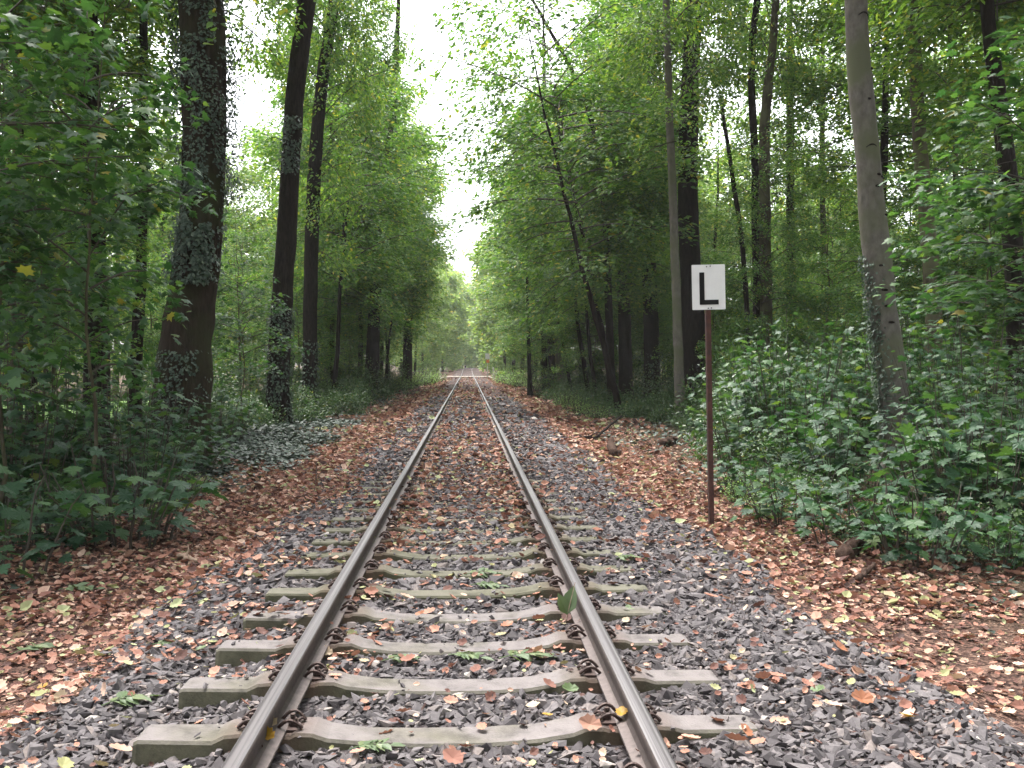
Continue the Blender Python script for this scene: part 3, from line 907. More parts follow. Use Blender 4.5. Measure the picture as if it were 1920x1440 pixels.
px_tree('hornbeam_tree', 'lone thin black stem at the edge of the pale herbs', 'tree', [(990, 600, 6), (994, 735, 9)], 54, 10, 'bark_dark', 'under', 26, TG, .9)
px_tree('hornbeam_tree', 'thin bowed stem between the pair and the thick black trunk', 'tree', [(1353, 190, 7), (1366, 290, 8), (1378, 360, 9), (1394, 450, 9), (1400, 560, 10)], 30, 10, 'bark_dark', 'under', 27, TG, .8)
px_tree('oak_tree', 'brown trunk deep in the wood between the pair and the beech', 'tree', [(1480, 100, 13), (1481, 400, 15), (1484, 640, 17)], 40, 22, 'bark_brown', 'tall', 28, TG, .8)
px_tree('beech_tree', 'slim greyish trunk deep in the wood close to the beech', 'tree', [(1542, 150, 9), (1544, 400, 11), (1548, 640, 12)], 44, 20, 'bark_olive', 'tall', 29, TG, .8)


# --- scars on the beech bark
def scars():
    rng = RS(3)
    lst = [(1613, 30, .11), (1627, 275, .10), (1640, 330, .035), (1637, 352, .04), (1650, 333, .03), (1641, 500, .03), (1648, 545, .05), (1652, 575, .04), (1660, 605, .05), (1632, 130, .03), (1655, 405, .03), (1622, 190, .025)]
    for px, py, w in lst:
        p = at(px, py, 16); z = p.z - BE.location.z
        c = np.array([np.interp(z, BP[:, 2], BP[:, 0]), np.interp(z, BP[:, 2], BP[:, 1]), z]); rr = np.interp(z, BP[:, 2], BR)
        x0 = p.x - BE.location.x - c[0]
        t = np.linspace(-1, 1, 9)
        xs = np.clip(x0 + t * w, -rr * .97, rr * .97)
        big = w > .08
        P = np.stack([c[0] + xs, c[1] - np.sqrt(np.maximum(rr * rr - xs * xs, 0)) - .0, c[2] - (.5 * w if big else .1 * w) * t * t], 1)
        V, G = tube(P, .012 * (1 - .8 * np.abs(t)) + (.004 if big else .012), 6)
        link('branch_scar', npmesh('branch_scar', V, G, [M['bark_dark']], True), BE)


scars()


# ------------------------------------------------------------------ forest fillers
def simple_trunk(seed, H, r0, bark):
    rng = RS(seed)
    z = np.concatenate([[-.2, 0, .12, .3], np.linspace(.6, H, 16)])
    x = np.cumsum(rng.normal(0, .05, len(z))); y = np.cumsum(rng.normal(0, .05, len(z)))
    x -= x[1]; y -= y[1]
    r = r0 * (1 - .88 * np.clip(z / H, 0, 1)) * (1 + .5 * np.exp(-np.clip(z, 0, 9) / .25))
    V, G = tube(np.stack([x, y, z], 1), r, 9, rng, .02)
    return npmesh('trunk', V, G, [M[bark]], True)


TR = {'tall': [simple_trunk(201, 21, .26, 'bark_dark'), simple_trunk(202, 22, .2, 'bark_brown'), simple_trunk(203, 20, .17, 'bark_olive')],
      'edge': [simple_trunk(204, 19, .2, 'bark_dark'), simple_trunk(205, 19, .16, 'bark_brown')],
      'under': [simple_trunk(206, 8.3, .06, 'bark_dark'), simple_trunk(207, 8.3, .05, 'bark_olive')],
      'far': [simple_trunk(208, 20, .22, 'bark_dark')], 'close': [simple_trunk(211, 20, .22, 'bark_brown')], 'broad': [simple_trunk(212, 18, .18, 'bark_dark'), simple_trunk(213, 18, .15, 'bark_olive')],
      'airy': [simple_trunk(214, 10.8, .09, 'bark_dark'), simple_trunk(215, 10.8, .075, 'bark_olive')],
      'maple': [simple_trunk(209, 7, .035, 'bark_olive'), simple_trunk(210, 7, .03, 'bark_brown')]}


def filler(kind, x, y, s, name, label, group, cat='tree', sz=None, lean=0.0):
    e = empty(name, (x, y, float(zg(x, y)) - .05 * (lean != 0)))
    e.rotation_euler = (Matrix.Rotation(lean, 3, 'Y') @ Matrix.Rotation(PICK.uniform(0, 6.28), 3, 'Z')).to_euler()
    e.scale = (s, s, s if sz is None else sz)
    tag(e, label, cat, group)
    link('trunk', pick(TR, kind), e)
    link('crown', pick(CR, kind), e)
    return e


def xof(px, Y):
    return at(px, 683, Y).x


LG, RG = 'forest trees on the ivy-trunk side', 'forest trees on the sign side'
# maple saplings with big leaves (ivy-trunk side)
SAP = [(170, 10.5, .62, .95, 'tall thin maple sapling with a pale forked stem'), (-10, 11.5, .72, .95, 'maple sapling with drooping leafy limbs at the photo edge'), (90, 14.8, .72, 1.1, 'maple sapling between the forked sapling and the black trunk'),
       (-150, 9.5, .9, 1.0, 'maple sapling only partly inside the photo by its edge'), (455, 25, .6, .7, 'maple sapling beyond the ivy-clad trunk')]
for px, Y, s, sz, lab in SAP:
    filler('maple', xof(px, Y), Y, s, 'maple_sapling', lab, 'maple saplings on the ivy-trunk side', 'sapling', sz)
SAPR = [(1985, 11.5, .9, 'maple sapling with dark drooping leaves above the thicket'), (2120, 11, 1.0, 'maple sapling at the photo edge past the thicket'), (1860, 18.5, .9, 'maple sapling leaning over the thicket behind the beech')]
for px, Y, s, lab in SAPR:
    filler('maple', xof(px, Y), Y, s, 'maple_sapling', lab, 'maple saplings on the sign side', 'sapling')

rng = RS(77)


def row(kind, px_list, name, label, group, s0=.85, s1=1.15, cat='tree'):
    for px, Y in px_list:
        filler(kind, xof(px, Y), Y, rng.uniform(s0, s1), name, label, group, cat)


# understorey trees
row('under', [(20, 20), (90, 27), (200, 34), (290, 38), (-60, 26), (40, 36), (100, 46), (455, 40), (410, 48), (560, 46), (620, 52), (650, 60), (690, 72), (500, 56), (330, 54)], 'understorey_tree',
    'slender leafy understorey tree among the trunks on the ivy-trunk side', 'understorey trees on the ivy-trunk side')
row('under', [(1400, 39), (1480, 44), (1560, 32), (1650, 27), (1800, 28), (1900, 27), (1990, 24), (1230, 50), (1180, 54), (1120, 60), (1060, 68), (1030, 76), (1330, 42), (1640, 38), (1730, 34), (1850, 40), (1550, 50), (1440, 52), (1290, 56), (1960, 36), (1360, 50), (1000, 70), (1090, 72), (1150, 66), (1210, 60)], 'understorey_tree',
    'slender leafy understorey tree among the trunks on the sign side', 'understorey trees on the sign side')
# edge trees: leafy from low down, crowns reach over the rails
ET = 'leafy broadleaf tree lining the track on the ivy-trunk side'
for Y, x, k, s_ in ((52, -7.2, 'edge', 1.0), (58, -6.6, 'broad', .95), (67, -7.0, 'broad', 1.0), (77, -7.2, 'broad', .95), (89, -8.0, 'far', 1.0), (104, -8.4, 'far', .95), (122, -8.4, 'far', .9), (138, -7.6, 'far', .9), (156, -7.2, 'close', .9), (60, -17, 'edge', .8), (76, -14, 'far', .9), (90, -14, 'close', .85), (110, -14, 'close', .85), (130, -13, 'close', .9), (68, -21, 'close', .7), (84, -24, 'close', .75), (100, -22, 'close', .8), (64, -31, 'close', .7), (80, -36, 'close', .75)):
    filler(k, x, Y, s_, 'broadleaf_tree', ET, 'broadleaf trees lining the ivy-trunk side')
for Y, x, k, s_ in ((51, 7.4, 'broad', .85), (63, 7.4, 'broad', .95), (78, 6.4, 'broad', .95), (95, 6.6, 'far', 1.0), (107, 6.0, 'far', 1.1), (119, 5.6, 'far', 1.1), (132, 5.2, 'close', .95), (150, 5.8, 'close', .95), (60, 12, 'edge', .8), (74, 11.5, 'edge', .9), (90, 10.5, 'far', .9), (112, 10.5, 'close', .9), (132, 11, 'close', .9), (68, 18, 'close', .75), (82, 17, 'close', .8), (66, 24, 'close', .7), (76, 30, 'close', .8), (62, 32, 'close', .7), (92, 22, 'close', .9), (60, 40, 'close', .75)):
    filler(k, x, Y, s_, 'broadleaf_tree', ET.replace('ivy-trunk', 'sign'), 'broadleaf trees lining the sign side')
for Y, x, s_, ln in ((44, 6.0, 1.15, -.16), (54, 6.0, 1.15, -.14), (66, 5.8, 1.2, -.1), (80, 6.4, 1.2, -.05), (33.5, 5.5, 1.35, -.21), (38.5, 6.1, 1.3, -.2)):
    filler('airy', x, Y, s_, 'hornbeam_tree', 'airy hornbeam with layered leaves reaching toward the rails on the sign side', 'airy hornbeams on the sign side', lean=ln)
for Y, x, s_, ln in ((43, -5.9, 1.3, .11), (49, -6.6, 1.1, .05), (63, -5.4, 1.15, .05), (72, -5.8, 1.15, 0)):
    filler('airy', x, Y, s_, 'hornbeam_tree', 'airy hornbeam with layered leaves reaching toward the rails on the ivy-trunk side', 'airy hornbeams on the ivy-trunk side', lean=ln)
for Y, x, k, s_ in ((-6, -7.5, 'broad', 1.0), (-14, 6.8, 'broad', 1.05), (-4, 8.6, 'broad', 1.0), (6, 10.5, 'broad', 1.0), (-15, -6.6, 'broad', 1.05), (14, -11.5, 'tall', 1.1), (18.5, -14, 'tall', 1.15), (10.5, 9.6, 'tall', 1.1), (17, 13.5, 'tall', 1.15)):  # unseen trees added to shade the foreground and darken the wood
    filler(k, x, Y, s_, 'broadleaf_tree', 'unseen broadleaf tree added to shade the foreground and the wood', 'unseen shade trees added beside the viewpoint')
# interior tall trees
for px, Y, k, s_ in ((20, 22, 'tall', .9), (60, 34, 'tall', 1), (-120, 19, 'tall', 1), (215, 46, 'tall', .9), (-40, 44, 'tall', 1), (300, 58, 'far', .75), (60, 55, 'far', .7), (160, 60, 'far', .7), (420, 60, 'far', .75), (520, 66, 'far', .85)):
    filler(k, xof(px, Y), Y, s_, 'forest_tree', 'tall tree deep in the wood on the ivy-trunk side', LG)
for px, Y, k, s_ in ((1640, 31, 'tall', .85), (1800, 31, 'tall', .9), (1840, 46, 'tall', 1), (1930, 36, 'tall', 1), (2020, 22, 'tall', 1), (1340, 56, 'far', .8), (1450, 60, 'far', .7), (1580, 58, 'far', .7), (1700, 60, 'far', .7), (1820, 62, 'far', .75), (1940, 58, 'far', .75), (1260, 64, 'far', .8), (1180, 66, 'far', .85)):
    filler(k, xof(px, Y), Y, s_, 'forest_tree', 'tall tree deep in the wood on the sign side', RG)
# the far end, where the line bends out of sight
for px, Y in ((830, 178), (850, 216), (872, 235), (893, 238), (915, 226), (808, 172), (945, 200), (866, 256), (902, 262), (832, 228), (790, 190), (970, 188), (885, 280), (850, 275), (920, 275), (770, 172), (990, 172)):
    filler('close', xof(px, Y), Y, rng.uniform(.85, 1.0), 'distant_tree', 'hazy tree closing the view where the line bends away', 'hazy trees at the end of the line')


# distant woodland mass, one sheet of clumps with real depth
def far_wood():
    rng = RS(8); b = MB()
    n = 52000
    side = np.where(rng.rand(n) < .5, -1, 1)
    Y = rng.uniform(45, 190, n)
    x = side * (np.maximum(18 + rng.rand(n) ** 1.3 * 34, Y * .5 + rng.rand(n) * 18)) * rng.uniform(.95, 1.15, n)
    z = rng.rand(n) ** .9 * 14
    keep = vnoise(x * 1.3, Y + z * 2.1, 4.0, 3) + .3 * vnoise(x, z, 1.6, 4) > .45
    keep &= ~((x < -8) & (x > -32) & (Y > 28) & (Y < 60))
    x, Y, z = x[keep], Y[keep], z[keep]; n = len(x)
    P = np.stack([x, Y, zg(x, Y) + z], 1)
    D = rng.normal(size=(n, 3)); Nn = np.array([0, 0, 1.0]) + rng.normal(0, .5, (n, 3))
    stamp(b, LEAF_DIA, P, D, Nn, rng.uniform(.4, .8, n))
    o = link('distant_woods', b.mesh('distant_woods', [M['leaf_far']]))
    tag(o, 'far-off wood closing off the view between the trunks', None, None, 'stuff')


far_wood()

# ------------------------------------------------------------------ shrubs
def shrub(key, px, Y, s, name, label, group, cat='shrub', dx=0):
    x = xof(px, Y) + dx
    e = link(name, None) if False else bpy.data.objects.new(name, pick(SH, key))
    COL.objects.link(e)
    e.location = (x, Y, float(zg(x, Y)) - .02)
    e.rotation_euler = (0, 0, PICK.uniform(0, 6.28))
    e.scale = (s, s, s * PICK.uniform(.92, 1.08))
    tag(e, label, cat, group)
    return e


GL, GR = 'maple shrubs on the ivy-trunk side', 'maple shrubs on the sign side'
for a in [('maple_low', 225, 10.2, 1.3, 'low maple shrub with large pale leaves at the ballast edge'), ('maple_low', -20, 8.6, 1.15, 'low maple shrub cut by the photo edge beside the ballast'), ('maple_low', 70, 10.0, .85, 'low maple shrub between the edge one and the large pale-leaved one'),
          ('maple_mid', 30, 12.2, 1.0, 'waist-high maple shrub under the forked sapling'), ('maple_high', 120, 13.6, .95, 'tall layered maple shrub before the black trunk'), ('maple_high', 0, 12.8, .95, 'tall layered maple shrub at the photo edge'),
          ('maple_high', 240, 13.4, .78, 'tall maple shrub standing before the ivy-clad trunk'), ('maple_mid', 335, 17, .95, 'maple shrub spreading past the foot of the ivy-clad trunk'), ('maple_mid', 405, 22, .95, 'maple shrub with flat sprays between the two ivied trunks'),
          ('maple_mid', 285, 15.5, .75, 'small maple shrub at the foot of the ivy-clad trunk')]:
    shrub(*a[:4], 'maple_shrub', a[4], GL)
for a in [('maple_low', 1720, 8.6, .95, 'low maple shrub spilling onto the leaf litter'), ('maple_low', 1600, 9.4, .95, 'low maple shrub with broad pale leaves before the beech'), ('maple_low', 1480, 10.6, .9, 'low maple shrub beside the lettered sign'), ('maple_low', 1405, 13, .85, 'low maple shrub just past the sign post'),
          ('maple_mid', 1870, 9.7, 1.0, 'maple thicket of big leaves at the photo edge'), ('maple_mid', 1800, 10.2, .95, 'maple shrub of big leaves in the shade below the beech'), ('maple_mid', 1590, 13, .95, 'maple shrub directly in front of the beech foot'), ('maple_mid', 1500, 14.5, 1.0, 'maple shrub in the middle of the thicket'),
          ('maple_mid', 1975, 10.8, 1.1, 'maple shrub past the thicket at the photo edge'), ('maple_high', 1560, 18.5, .85, 'tall maple shrub in the thicket behind the beech'), ('maple_high', 1780, 14.5, .85, 'tall maple shrub beside the leaning greyish trunk'), ('maple_high', 1900, 13.5, .9, 'tall maple shrub under the dark edge trunk'), ('maple_high', 1415, 17, .92, 'tall maple shrub rising behind the sign post'), ('maple_high', 1490, 16.5, 1.0, 'tall maple shrub midway between the sign and the beech'), ('maple_high', 1640, 19, 1.05, 'tall maple shrub showing past the ivied side of the beech'), ('maple_high', 1730, 17, 1.0, 'tall maple shrub right behind the foot of the beech'), ('maple_high', 1410, 20.5, .8, 'tall maple shrub between the sign post and the thick black trunk'), ('maple_high', 1840, 16, 1.0, 'tall maple shrub between the leaning greyish trunk and the edge trunk'),
          ('maple_low', 1870, 8.3, .6, 'small maple seedling clump at the path edge')]:
    shrub(*a[:4], 'maple_shrub', a[4], GR)
BL = 'small-leaved bushes on the ivy-trunk side'; BG = 'small-leaved bushes on the sign side'
for px, Y, s, k in ((405, 25, .9, 'bush'), (455, 28, .95, 'bush'), (560, 31, 1.0, 'bush'), (620, 36, 1.1, 'bush'), (660, 42, 1.2, 'bush'), (690, 50, 1.3, 'bush'), (715, 60, 1.3, 'bush'), (640, 52, 1.3, 'bush_big'), (560, 44, 1.2, 'bush_big'), (470, 38, 1.2, 'bush_big'), (400, 33, 1.1, 'bush_big'), (290, 30, 1.0, 'bush_big'), (150, 30, .7, 'bush'), (740, 72, 1.4, 'bush'), (620, 64, 1.4, 'bush_big')):
    shrub(k, px, Y, s, 'leafy_bush', 'dense small-leaved bush under the trees on the ivy-trunk side', BL, 'bush')
for px, Y, s, k in ((1430, 17.5, .95, 'bush'), (1440, 19.5, 1.15, 'bush_big'), (1530, 21, 1.15, 'bush_big'), (1610, 22, 1.15, 'bush_big'), (1390, 20.5, .8, 'bush'), (1410, 23, 1.1, 'bush'), (1480, 21, 1.3, 'bush'), (1310, 26, .6, 'bush'), (1255, 29, .7, 'bush'), (1200, 31, .85, 'bush'), (1160, 35, .9, 'bush'), (1120, 38, .9, 'bush'), (1085, 43, .95, 'bush'), (1060, 48, 1.0, 'bush'), (1035, 54, 1.0, 'bush'), (1120, 55, 1.3, 'bush_big'), (1125, 64, 1.4, 'bush_big'), (1075, 66, 1.3, 'bush_big'), (1190, 48, 1.3, 'bush_big'), (1260, 40, 1.1, 'bush_big'), (1350, 30, 1.0, 'bush_big'), (1450, 27, 1.0, 'bush_big'), (1560, 24, .95, 'bush_big'), (1660, 20, .9, 'bush_big'), (1740, 22, 1.0, 'bush_big'), (1850, 20, 1.0, 'bush_big'), (1940, 18, 1.0, 'bush_big'), (1640, 30, 1.1, 'bush_big'), (1375, 27, 1.25, 'bush_big'), (1450, 23.5, 1.3, 'bush_big'), (1535, 24.5, 1.3, 'bush_big'), (1610, 26, 1.3, 'bush_big')):
    shrub(k, px, Y, s, 'leafy_bush', 'dense small-leaved bush under the trees on the sign side', BG, 'bush')
for px, Y, s, k, lab in ((1395, 12.3, .42, 'herb', 'small pale seedling clump at the foot of the sign post'), (1445, 11.2, .38, 'herb', 'small pale seedling clump on litter before the thicket'), (1530, 12.0, .5, 'bush', 'low small-leaved bush among the maples before the beech'), (1665, 9.4, .42, 'bush', 'low small-leaved bush among the low maples near the path'),
                      (1450, 13.8, .6, 'bush', 'low small-leaved bush among maples past the sign post'), (1920, 9.0, .5, 'bush', 'low small-leaved bush at the photo edge by the path'), (140, 11.6, .5, 'bush', 'low small-leaved bush behind the pale-leaved low maple'), (300, 12.2, .4, 'herb', 'small seedling clump on litter past the low maple'), (355, 14.5, .42, 'herb', 'thin seedlings on dark litter before the ivy carpet'), (1800, 9.0, .35, 'herb', 'small seedling clump under the maples at the path')):
    shrub(k, px, Y, s, 'leafy_bush' if k == 'bush' else 'herb_clump', lab, 'small plants along the verges', 'bush' if k == 'bush' else 'herbs')
for px, Y, s in ((790, 84, 1.7), (805, 92, 1.7), (770, 76, 1.5), (815, 100, 1.6), (752, 68, 1.3)):
    shrub('herb', px, Y, s, 'herb_clump', 'pale green clump of tall herbs by the ballast on the ivy-trunk side', 'pale herbs on the ivy-trunk side', 'herbs')
for px, Y, s in ((950, 86, 1.8), (968, 80, 1.8), (985, 74, 1.6), (948, 108, 1.7), (1005, 66, 1.2), (1060, 40, .8), (1085, 36, .8), (1120, 32, .7)):
    shrub('herb', px, Y, s, 'herb_clump', 'pale green clump of tall herbs by the ballast on the sign side', 'pale herbs on the sign side', 'herbs')


# ------------------------------------------------------------------ ivy and leaf litter
def scatter_ground():
    rng = RS(21)
    b = MB()
    for (y0, y1, n, s) in ((2.8, 7, 30000, .042), (7, 14, 44000, .047), (14, 26, 42000, .062), (26, 60, 38000, .10), (60, 116, 16000, .13)):
        y = y0 + (y1 - y0) * rng.rand(n); x = rng.uniform(-5.2, 5.4, n)
        a = np.abs(x)
        left = x < 0
        pat = vnoise(x, y, .55, 12); pat2 = vnoise(x, y, 1.7, 13)
        # litter verges
        e0 = np.where(left, 1.75, 2.35) - .25 * smooth01(y, 6, 14) + (pat2 - .5) * .6
        near = 1 - smooth01(y, 3.2, 5.6)
        e0 = e0 + near * np.where(left, .8, .6)
        p = smooth01(a, e0 - .25, e0 + .35) * 1.0
        # between the rails
        inn = a < .68
        p = np.where(inn, .12 + .8 * smooth01(pat, .35, .7) * smooth01(a, .3, .6) + .35 * smooth01(y, 6.5, 13), p)
        sh = (a >= .83) & (a < e0)
        p = np.where(sh, np.maximum(p, .05 + np.where(left, .3, .15) * smooth01(pat, .5, .8) + .05 * smooth01(y, 6, 14)), p)
        p = np.where((a > .68) & (a < .83), .03, p)
        p = np.where(a > 4.2, p * .5, p)
        p = np.where(y > 60, p * .5, p)
        p = np.where((a < 2.2) & (y > 20), p * .6, p)
        p = np.where((x < -3.2) & (y > 14), p * .45, p)
        p = np.where((x > 3.3) & (y > 13.5) & (y < 26), p * .4, p)
        # worn dirt path at the edge of the sign side
        p = np.where((x > 2.6) & (y < 6.3 + .4 * (x - 2.6)), p * (.22 + .4 * pat), p)
        ds = np.abs(y[:, None] - SLEEPERS[None, :]).min(1)
        on = (ds < .12) & (a < 1.32)
        p = np.where(on, p * np.where(y > 8, .7, .2), p)
        k = rng.rand(n) < p
        x, y = x[k], y[k]; m = len(x)
        a = np.abs(x)
        on = (np.abs(y[:, None] - SLEEPERS[None, :]).min(1) < .12) & (a < 1.32)
        z = zg(x, y) + np.where(on, .0, .0)
        z = np.where(a < 2.2, np.maximum(z + .022, 0), z)
        z = np.where(on, np.where(a < .5, -.018, .026), np.where(a < 2.2, zg(x, y) + .03, zg(x, y) + .012))
        z = np.where((a > .68) & (a < .83), .05, z) + rng.rand(m) * .012
        d = rng.uniform(0, 6.28, m)
        D = np.stack([np.cos(d), np.sin(d), rng.normal(0, .22, m)], 1)
        Nn = np.stack([rng.normal(0, .5, m), rng.normal(0, .5, m), np.ones(m)], 1)
        stamp(b, LEAF_FINE if y1 < 8 else LEAF_CURL, np.stack([x, y, z], 1), D, Nn, s * np.clip(np.exp(rng.normal(-.1, .5, m)), .3, 2.4))
    o = link('fallen_leaves', b.mesh('fallen_leaves', [M['leaf_dry']]))
    tag(o, 'russet and tan fallen leaves strewn over ballast and verges', None, None, 'stuff')
    # ivy carpet and small forest-floor plants
    b = MB()
    n = 52000
    x = rng.uniform(-12, 12, n); y = 6 + 50 * rng.rand(n) ** 1.25
    a = np.abs(x)
    pat = vnoise(x, y, 1.6, 17) * .7 + vnoise(x, y, .5, 18) * .3
    e = np.where(x < 0, 3.3, 3.7)
    p = smooth01(a, e - .2, e + 1.0) * smooth01(pat, .38, .62)
    p = np.maximum(p, np.where((x > 3.2) & (x < 6) & (y > 13) & (y < 25), .5 * smooth01(pat, .4, .6), 0))
    p = np.maximum(p, np.where((x < -2.5) & (y > 14) & (y < 30), smooth01(a, 2.9, 3.5) * .9, 0))
    k = rng.rand(n) < p
    xd = -2.95 - 3.6 * rng.rand(30000); yd = 13 + 18 * rng.rand(30000)
    kd = rng.rand(30000) < smooth01(-xd + (vnoise(xd, yd, 1.5, 33) - .5) * 1.8, 3.0, 3.9) * smooth01(vnoise(xd, yd, .9, 35), .2, .5)
    x, y = np.append(x[k], xd[kd]), np.append(y[k], yd[kd]); m = len(x)
    z = zg(x, y) + .03 + rng.rand(m) ** 2 * .14
    d = rng.uniform(0, 6.28, m)
    stamp(b, LEAF_DIA, np.stack([x, y, z], 1), np.stack([np.cos(d), np.sin(d), rng.normal(-.1, .25, m)], 1), np.stack([rng.normal(0, .3, m), rng.normal(0, .3, m), np.ones(m)], 1), rng.uniform(.055, .11, m) * (1 + y / 60))
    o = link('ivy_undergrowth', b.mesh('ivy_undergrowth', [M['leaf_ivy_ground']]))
    tag(o, 'dark glossy ivy carpeting the ground at the wood edge', None, None, 'stuff')


scatter_ground()


# ------------------------------------------------------------------ the signs
def lettered_sign():
    base = at(1335, 982, 9.7)
    bx, by = base.x, 9.7
    bz = float(zg(bx, by))
    e = empty('railway_sign', (bx, by, bz))
    tag(e, 'white board with a black letter L on a rusty red post', 'sign')
    top = at(1327, 500, 9.7); 
    zt = at(1327, 575, 9.7).z - bz; lean = (top.x - bx) / (top.z - bz)
    ztop = top.z - bz - .03
    # angle-iron post: two flanges
    b = MB()
    for (ox, oy, sx, sy) in ((0, 0, .050, .007), (-.0215, .028, .007, .049)):
        V, G = boxm(ox, oy, (ztop - .25) / 2, sx, sy, ztop + .25)
        V[:, 0] += lean * V[:, 2]
        b.add(V, G)
    link('post', b.mesh('post', [M['sign_post']]), e)
    # board with rounded corners
    W = 62.5 * 9.7 / F_PX; H = 85 * 9.7 / F_PX
    cx_, cz_ = lean * (at(1327, 538.5, 9.7).z - bz) + .003, at(1327, 538.5, 9.7).z - bz
    piv = empty('board', (0, 0, 0)) if False else None
    bm = bmesh.new()
    pts = []
    rr = .009
    for sx, sz, a0 in ((1, 1, 0), (-1, 1, 90), (-1, -1, 180), (1, -1, 270)):
        for k in range(5):
            a = R(a0 + 22.5 * k)
            pts.append((sx * (W / 2 - rr) + rr * math.cos(a), sz * (H / 2 - rr) + rr * math.sin(a)))
    vs = [bm.verts.new((p[0], 0, p[1])) for p in pts]
    f = bm.faces.new(vs)
    ex = bmesh.ops.extrude_face_region(bm, geom=[f])
    bmesh.ops.translate(bm, vec=(0, .004, 0), verts=[v for v in ex['geom'] if isinstance(v, bmesh.types.BMVert)])
    bmesh.ops.recalc_face_normals(bm, faces=bm.faces[:])
    me = bpy.data.meshes.new('board'); bm.to_mesh(me); bm.free()
    me.materials.append(M['sign_white'])
    bo = link('board', me, e, (cx_, -.010, cz_))
    bo.rotation_euler = (0, R(-1.3), R(-4))
    # the L
    b = MB()
    s = H / 85.0   # metres per photo pixel
    # bars measured from board centre (px): stem x -17.5..-9, z +26..-33 ; foot x -17.5..+18, z -23..-33
    b.add(*boxm((-12.6) * s, -.0045, (-2.5) * s, 9.3 * s, .003, 61 * s))
    b.add(*boxm((5.2) * s, -.0045, (-28.5) * s, 26.2 * s, .003, 9 * s))
    link('letter', b.mesh('letter', [M['sign_black']]), bo)
    for bx_, bz_ in ((-3.5, 38.5), (3.5, 39.5), (-1.5, -40), (4.5, -39.5)):
        bb = MB(); bb.add(*tube([(bx_ * s, -.010, bz_ * s), (bx_ * s, .002, bz_ * s)], .0065, 6))
        link('bolt', bb.mesh('bolt', [M['bolt']]), bo)


lettered_sign()


def far_signs():
    p = at(914, 668, 97)
    g = float(zg(p.x, 97))
    e = empty('trackside_sign', (p.x, 97, g)); tag(e, 'small white board over an orange plate, far up the track', 'sign')
    b = MB(); b.add(*boxm(0, 0, (p.z - g) / 2, .06, .06, p.z - g)); link('post', b.mesh('post', [M['post_white']]), e)
    b = MB(); b.add(*boxm(0, -.05, p.z - g, .43, .012, .54)); link('board', b.mesh('board', [M['sign_white']]), e)
    q = at(915, 677.5, 97)
    b = MB(); b.add(*boxm(.03, -.05, q.z - g, .32, .012, .30)); link('plate', b.mesh('plate', [M['orange']]), e)
    for px, py, Y, h, lab in ((925, 690, 101, 1.35, 'thin pale marker post beside the far sign'), (826, 690, 120, 1.35, 'thin pale marker post at the path crossing, ivy-trunk side')):
        x = xof(px, Y); z = float(zg(x, Y))
        o = MB(); o.add(*boxm(0, 0, h / 2, .16, .16, h)); o.add(*tube([(0, 0, h), (0, 0, h + .06)], [.08, .03], 8))
        ob = link('marker_post', o.mesh('marker_post', [M['post_white']]), None, (x, Y, z)); tag(ob, lab, 'post')


far_signs()


# ------------------------------------------------------------------ sticks, logs, single leaves
def on_ground(px, py, dz=0.0):
    z = -.1
    for _ in range(6):
        p = gnd(px, py, z); z = float(zg(p.x, p.y))
    return np.array([p.x, p.y, z + dz])


def stick(name, label, cat, pxs, r, m, seed, lift=None, branches=(), sides=7):
    rng = RS(seed)
    P = [on_ground(px, py) for px, py in pxs]
    P = np.array(P)
    lift = np.zeros(len(P)) if lift is None else np.array(lift)
    o0 = P[0].copy()
    n = 14
    s = np.linspace(0, 1, n); si = np.linspace(0, 1, len(P))
    Q = np.stack([np.interp(s, si, P[:, c]) for c in range(3)], 1)
    Q[:, 2] = np.maximum(Q[:, 2], zg(Q[:, 0], Q[:, 1])) + np.interp(s, si, lift) + r * .8
    Q[1:-1] += rng.normal(0, r * .35, (n - 2, 3))
    Q -= o0
    b = MB()
    b.add(*tube(Q, np.linspace(r, r * .65, n), sides, rng, .08))
    for f, dx, dy, dz, br in branches:
        p0 = np.array([np.interp(f, s, Q[:, c]) for c in range(3)])
        t = np.linspace(0, 1, 6)[:, None]
        V = p0 + t * np.array([dx, dy, dz]) + rng.normal(0, .008, (6, 3)) * t
        b.add(*tube(V, np.linspace(br, br * .35, 6), 5))
    o = link(name, b.mesh(name, [M[m]], True), None, tuple(o0))
    tag(o, label, cat)


stick('dead_branch', 'forked dark dead branch lying on leaves at the wood edge', 'branch', [(1080, 821), (1115, 826), (1165, 806)], .045, 'bark_dark', 1, [0, .02, .34], [(.45, .35, .5, .10, .025), (.25, .35, .3, .12, .02), (.3, .6, .2, .05, .015)])
stick('log', 'short brown log lying end-on among fallen leaves', 'log', [(1150, 858), (1146, 834)], .095, 'dead_wood', 2, None, (), 12)
stick('bark_piece', 'chunk of reddish bark on the leaves before the sign', 'bark', [(1240, 838), (1270, 832)], .09, 'dead_wood', 3, [0, .05])
stick('tree_stump', 'small dark rotten stump under the maple shrubs', 'stump', [(1580, 1052), (1610, 1035)], .075, 'dead_wood', 4, [0, .02], (), 10)
stick('stick', 'thick brown stick lying on litter before the maples', 'stick', [(1608, 1095), (1640, 1068)], .03, 'dead_wood', 5, [0, .03])
stick('stick', 'pale stick poking up out of the low maples', 'stick', [(1690, 1022), (1730, 985)], .016, 'pale_wood', 6, [0, .12])
stick('stick', 'pale bent twig on the leaf litter past the sign post', 'stick', [(1430, 1045), (1450, 1030), (1478, 1023)], .008, 'pale_wood', 7)
stick('stick', 'short pale branch stub lying on litter by the ballast', 'stick', [(334, 1046), (378, 1056)], .024, 'pale_wood', 8, None, [(.4, .02, .05, .12, .014)])
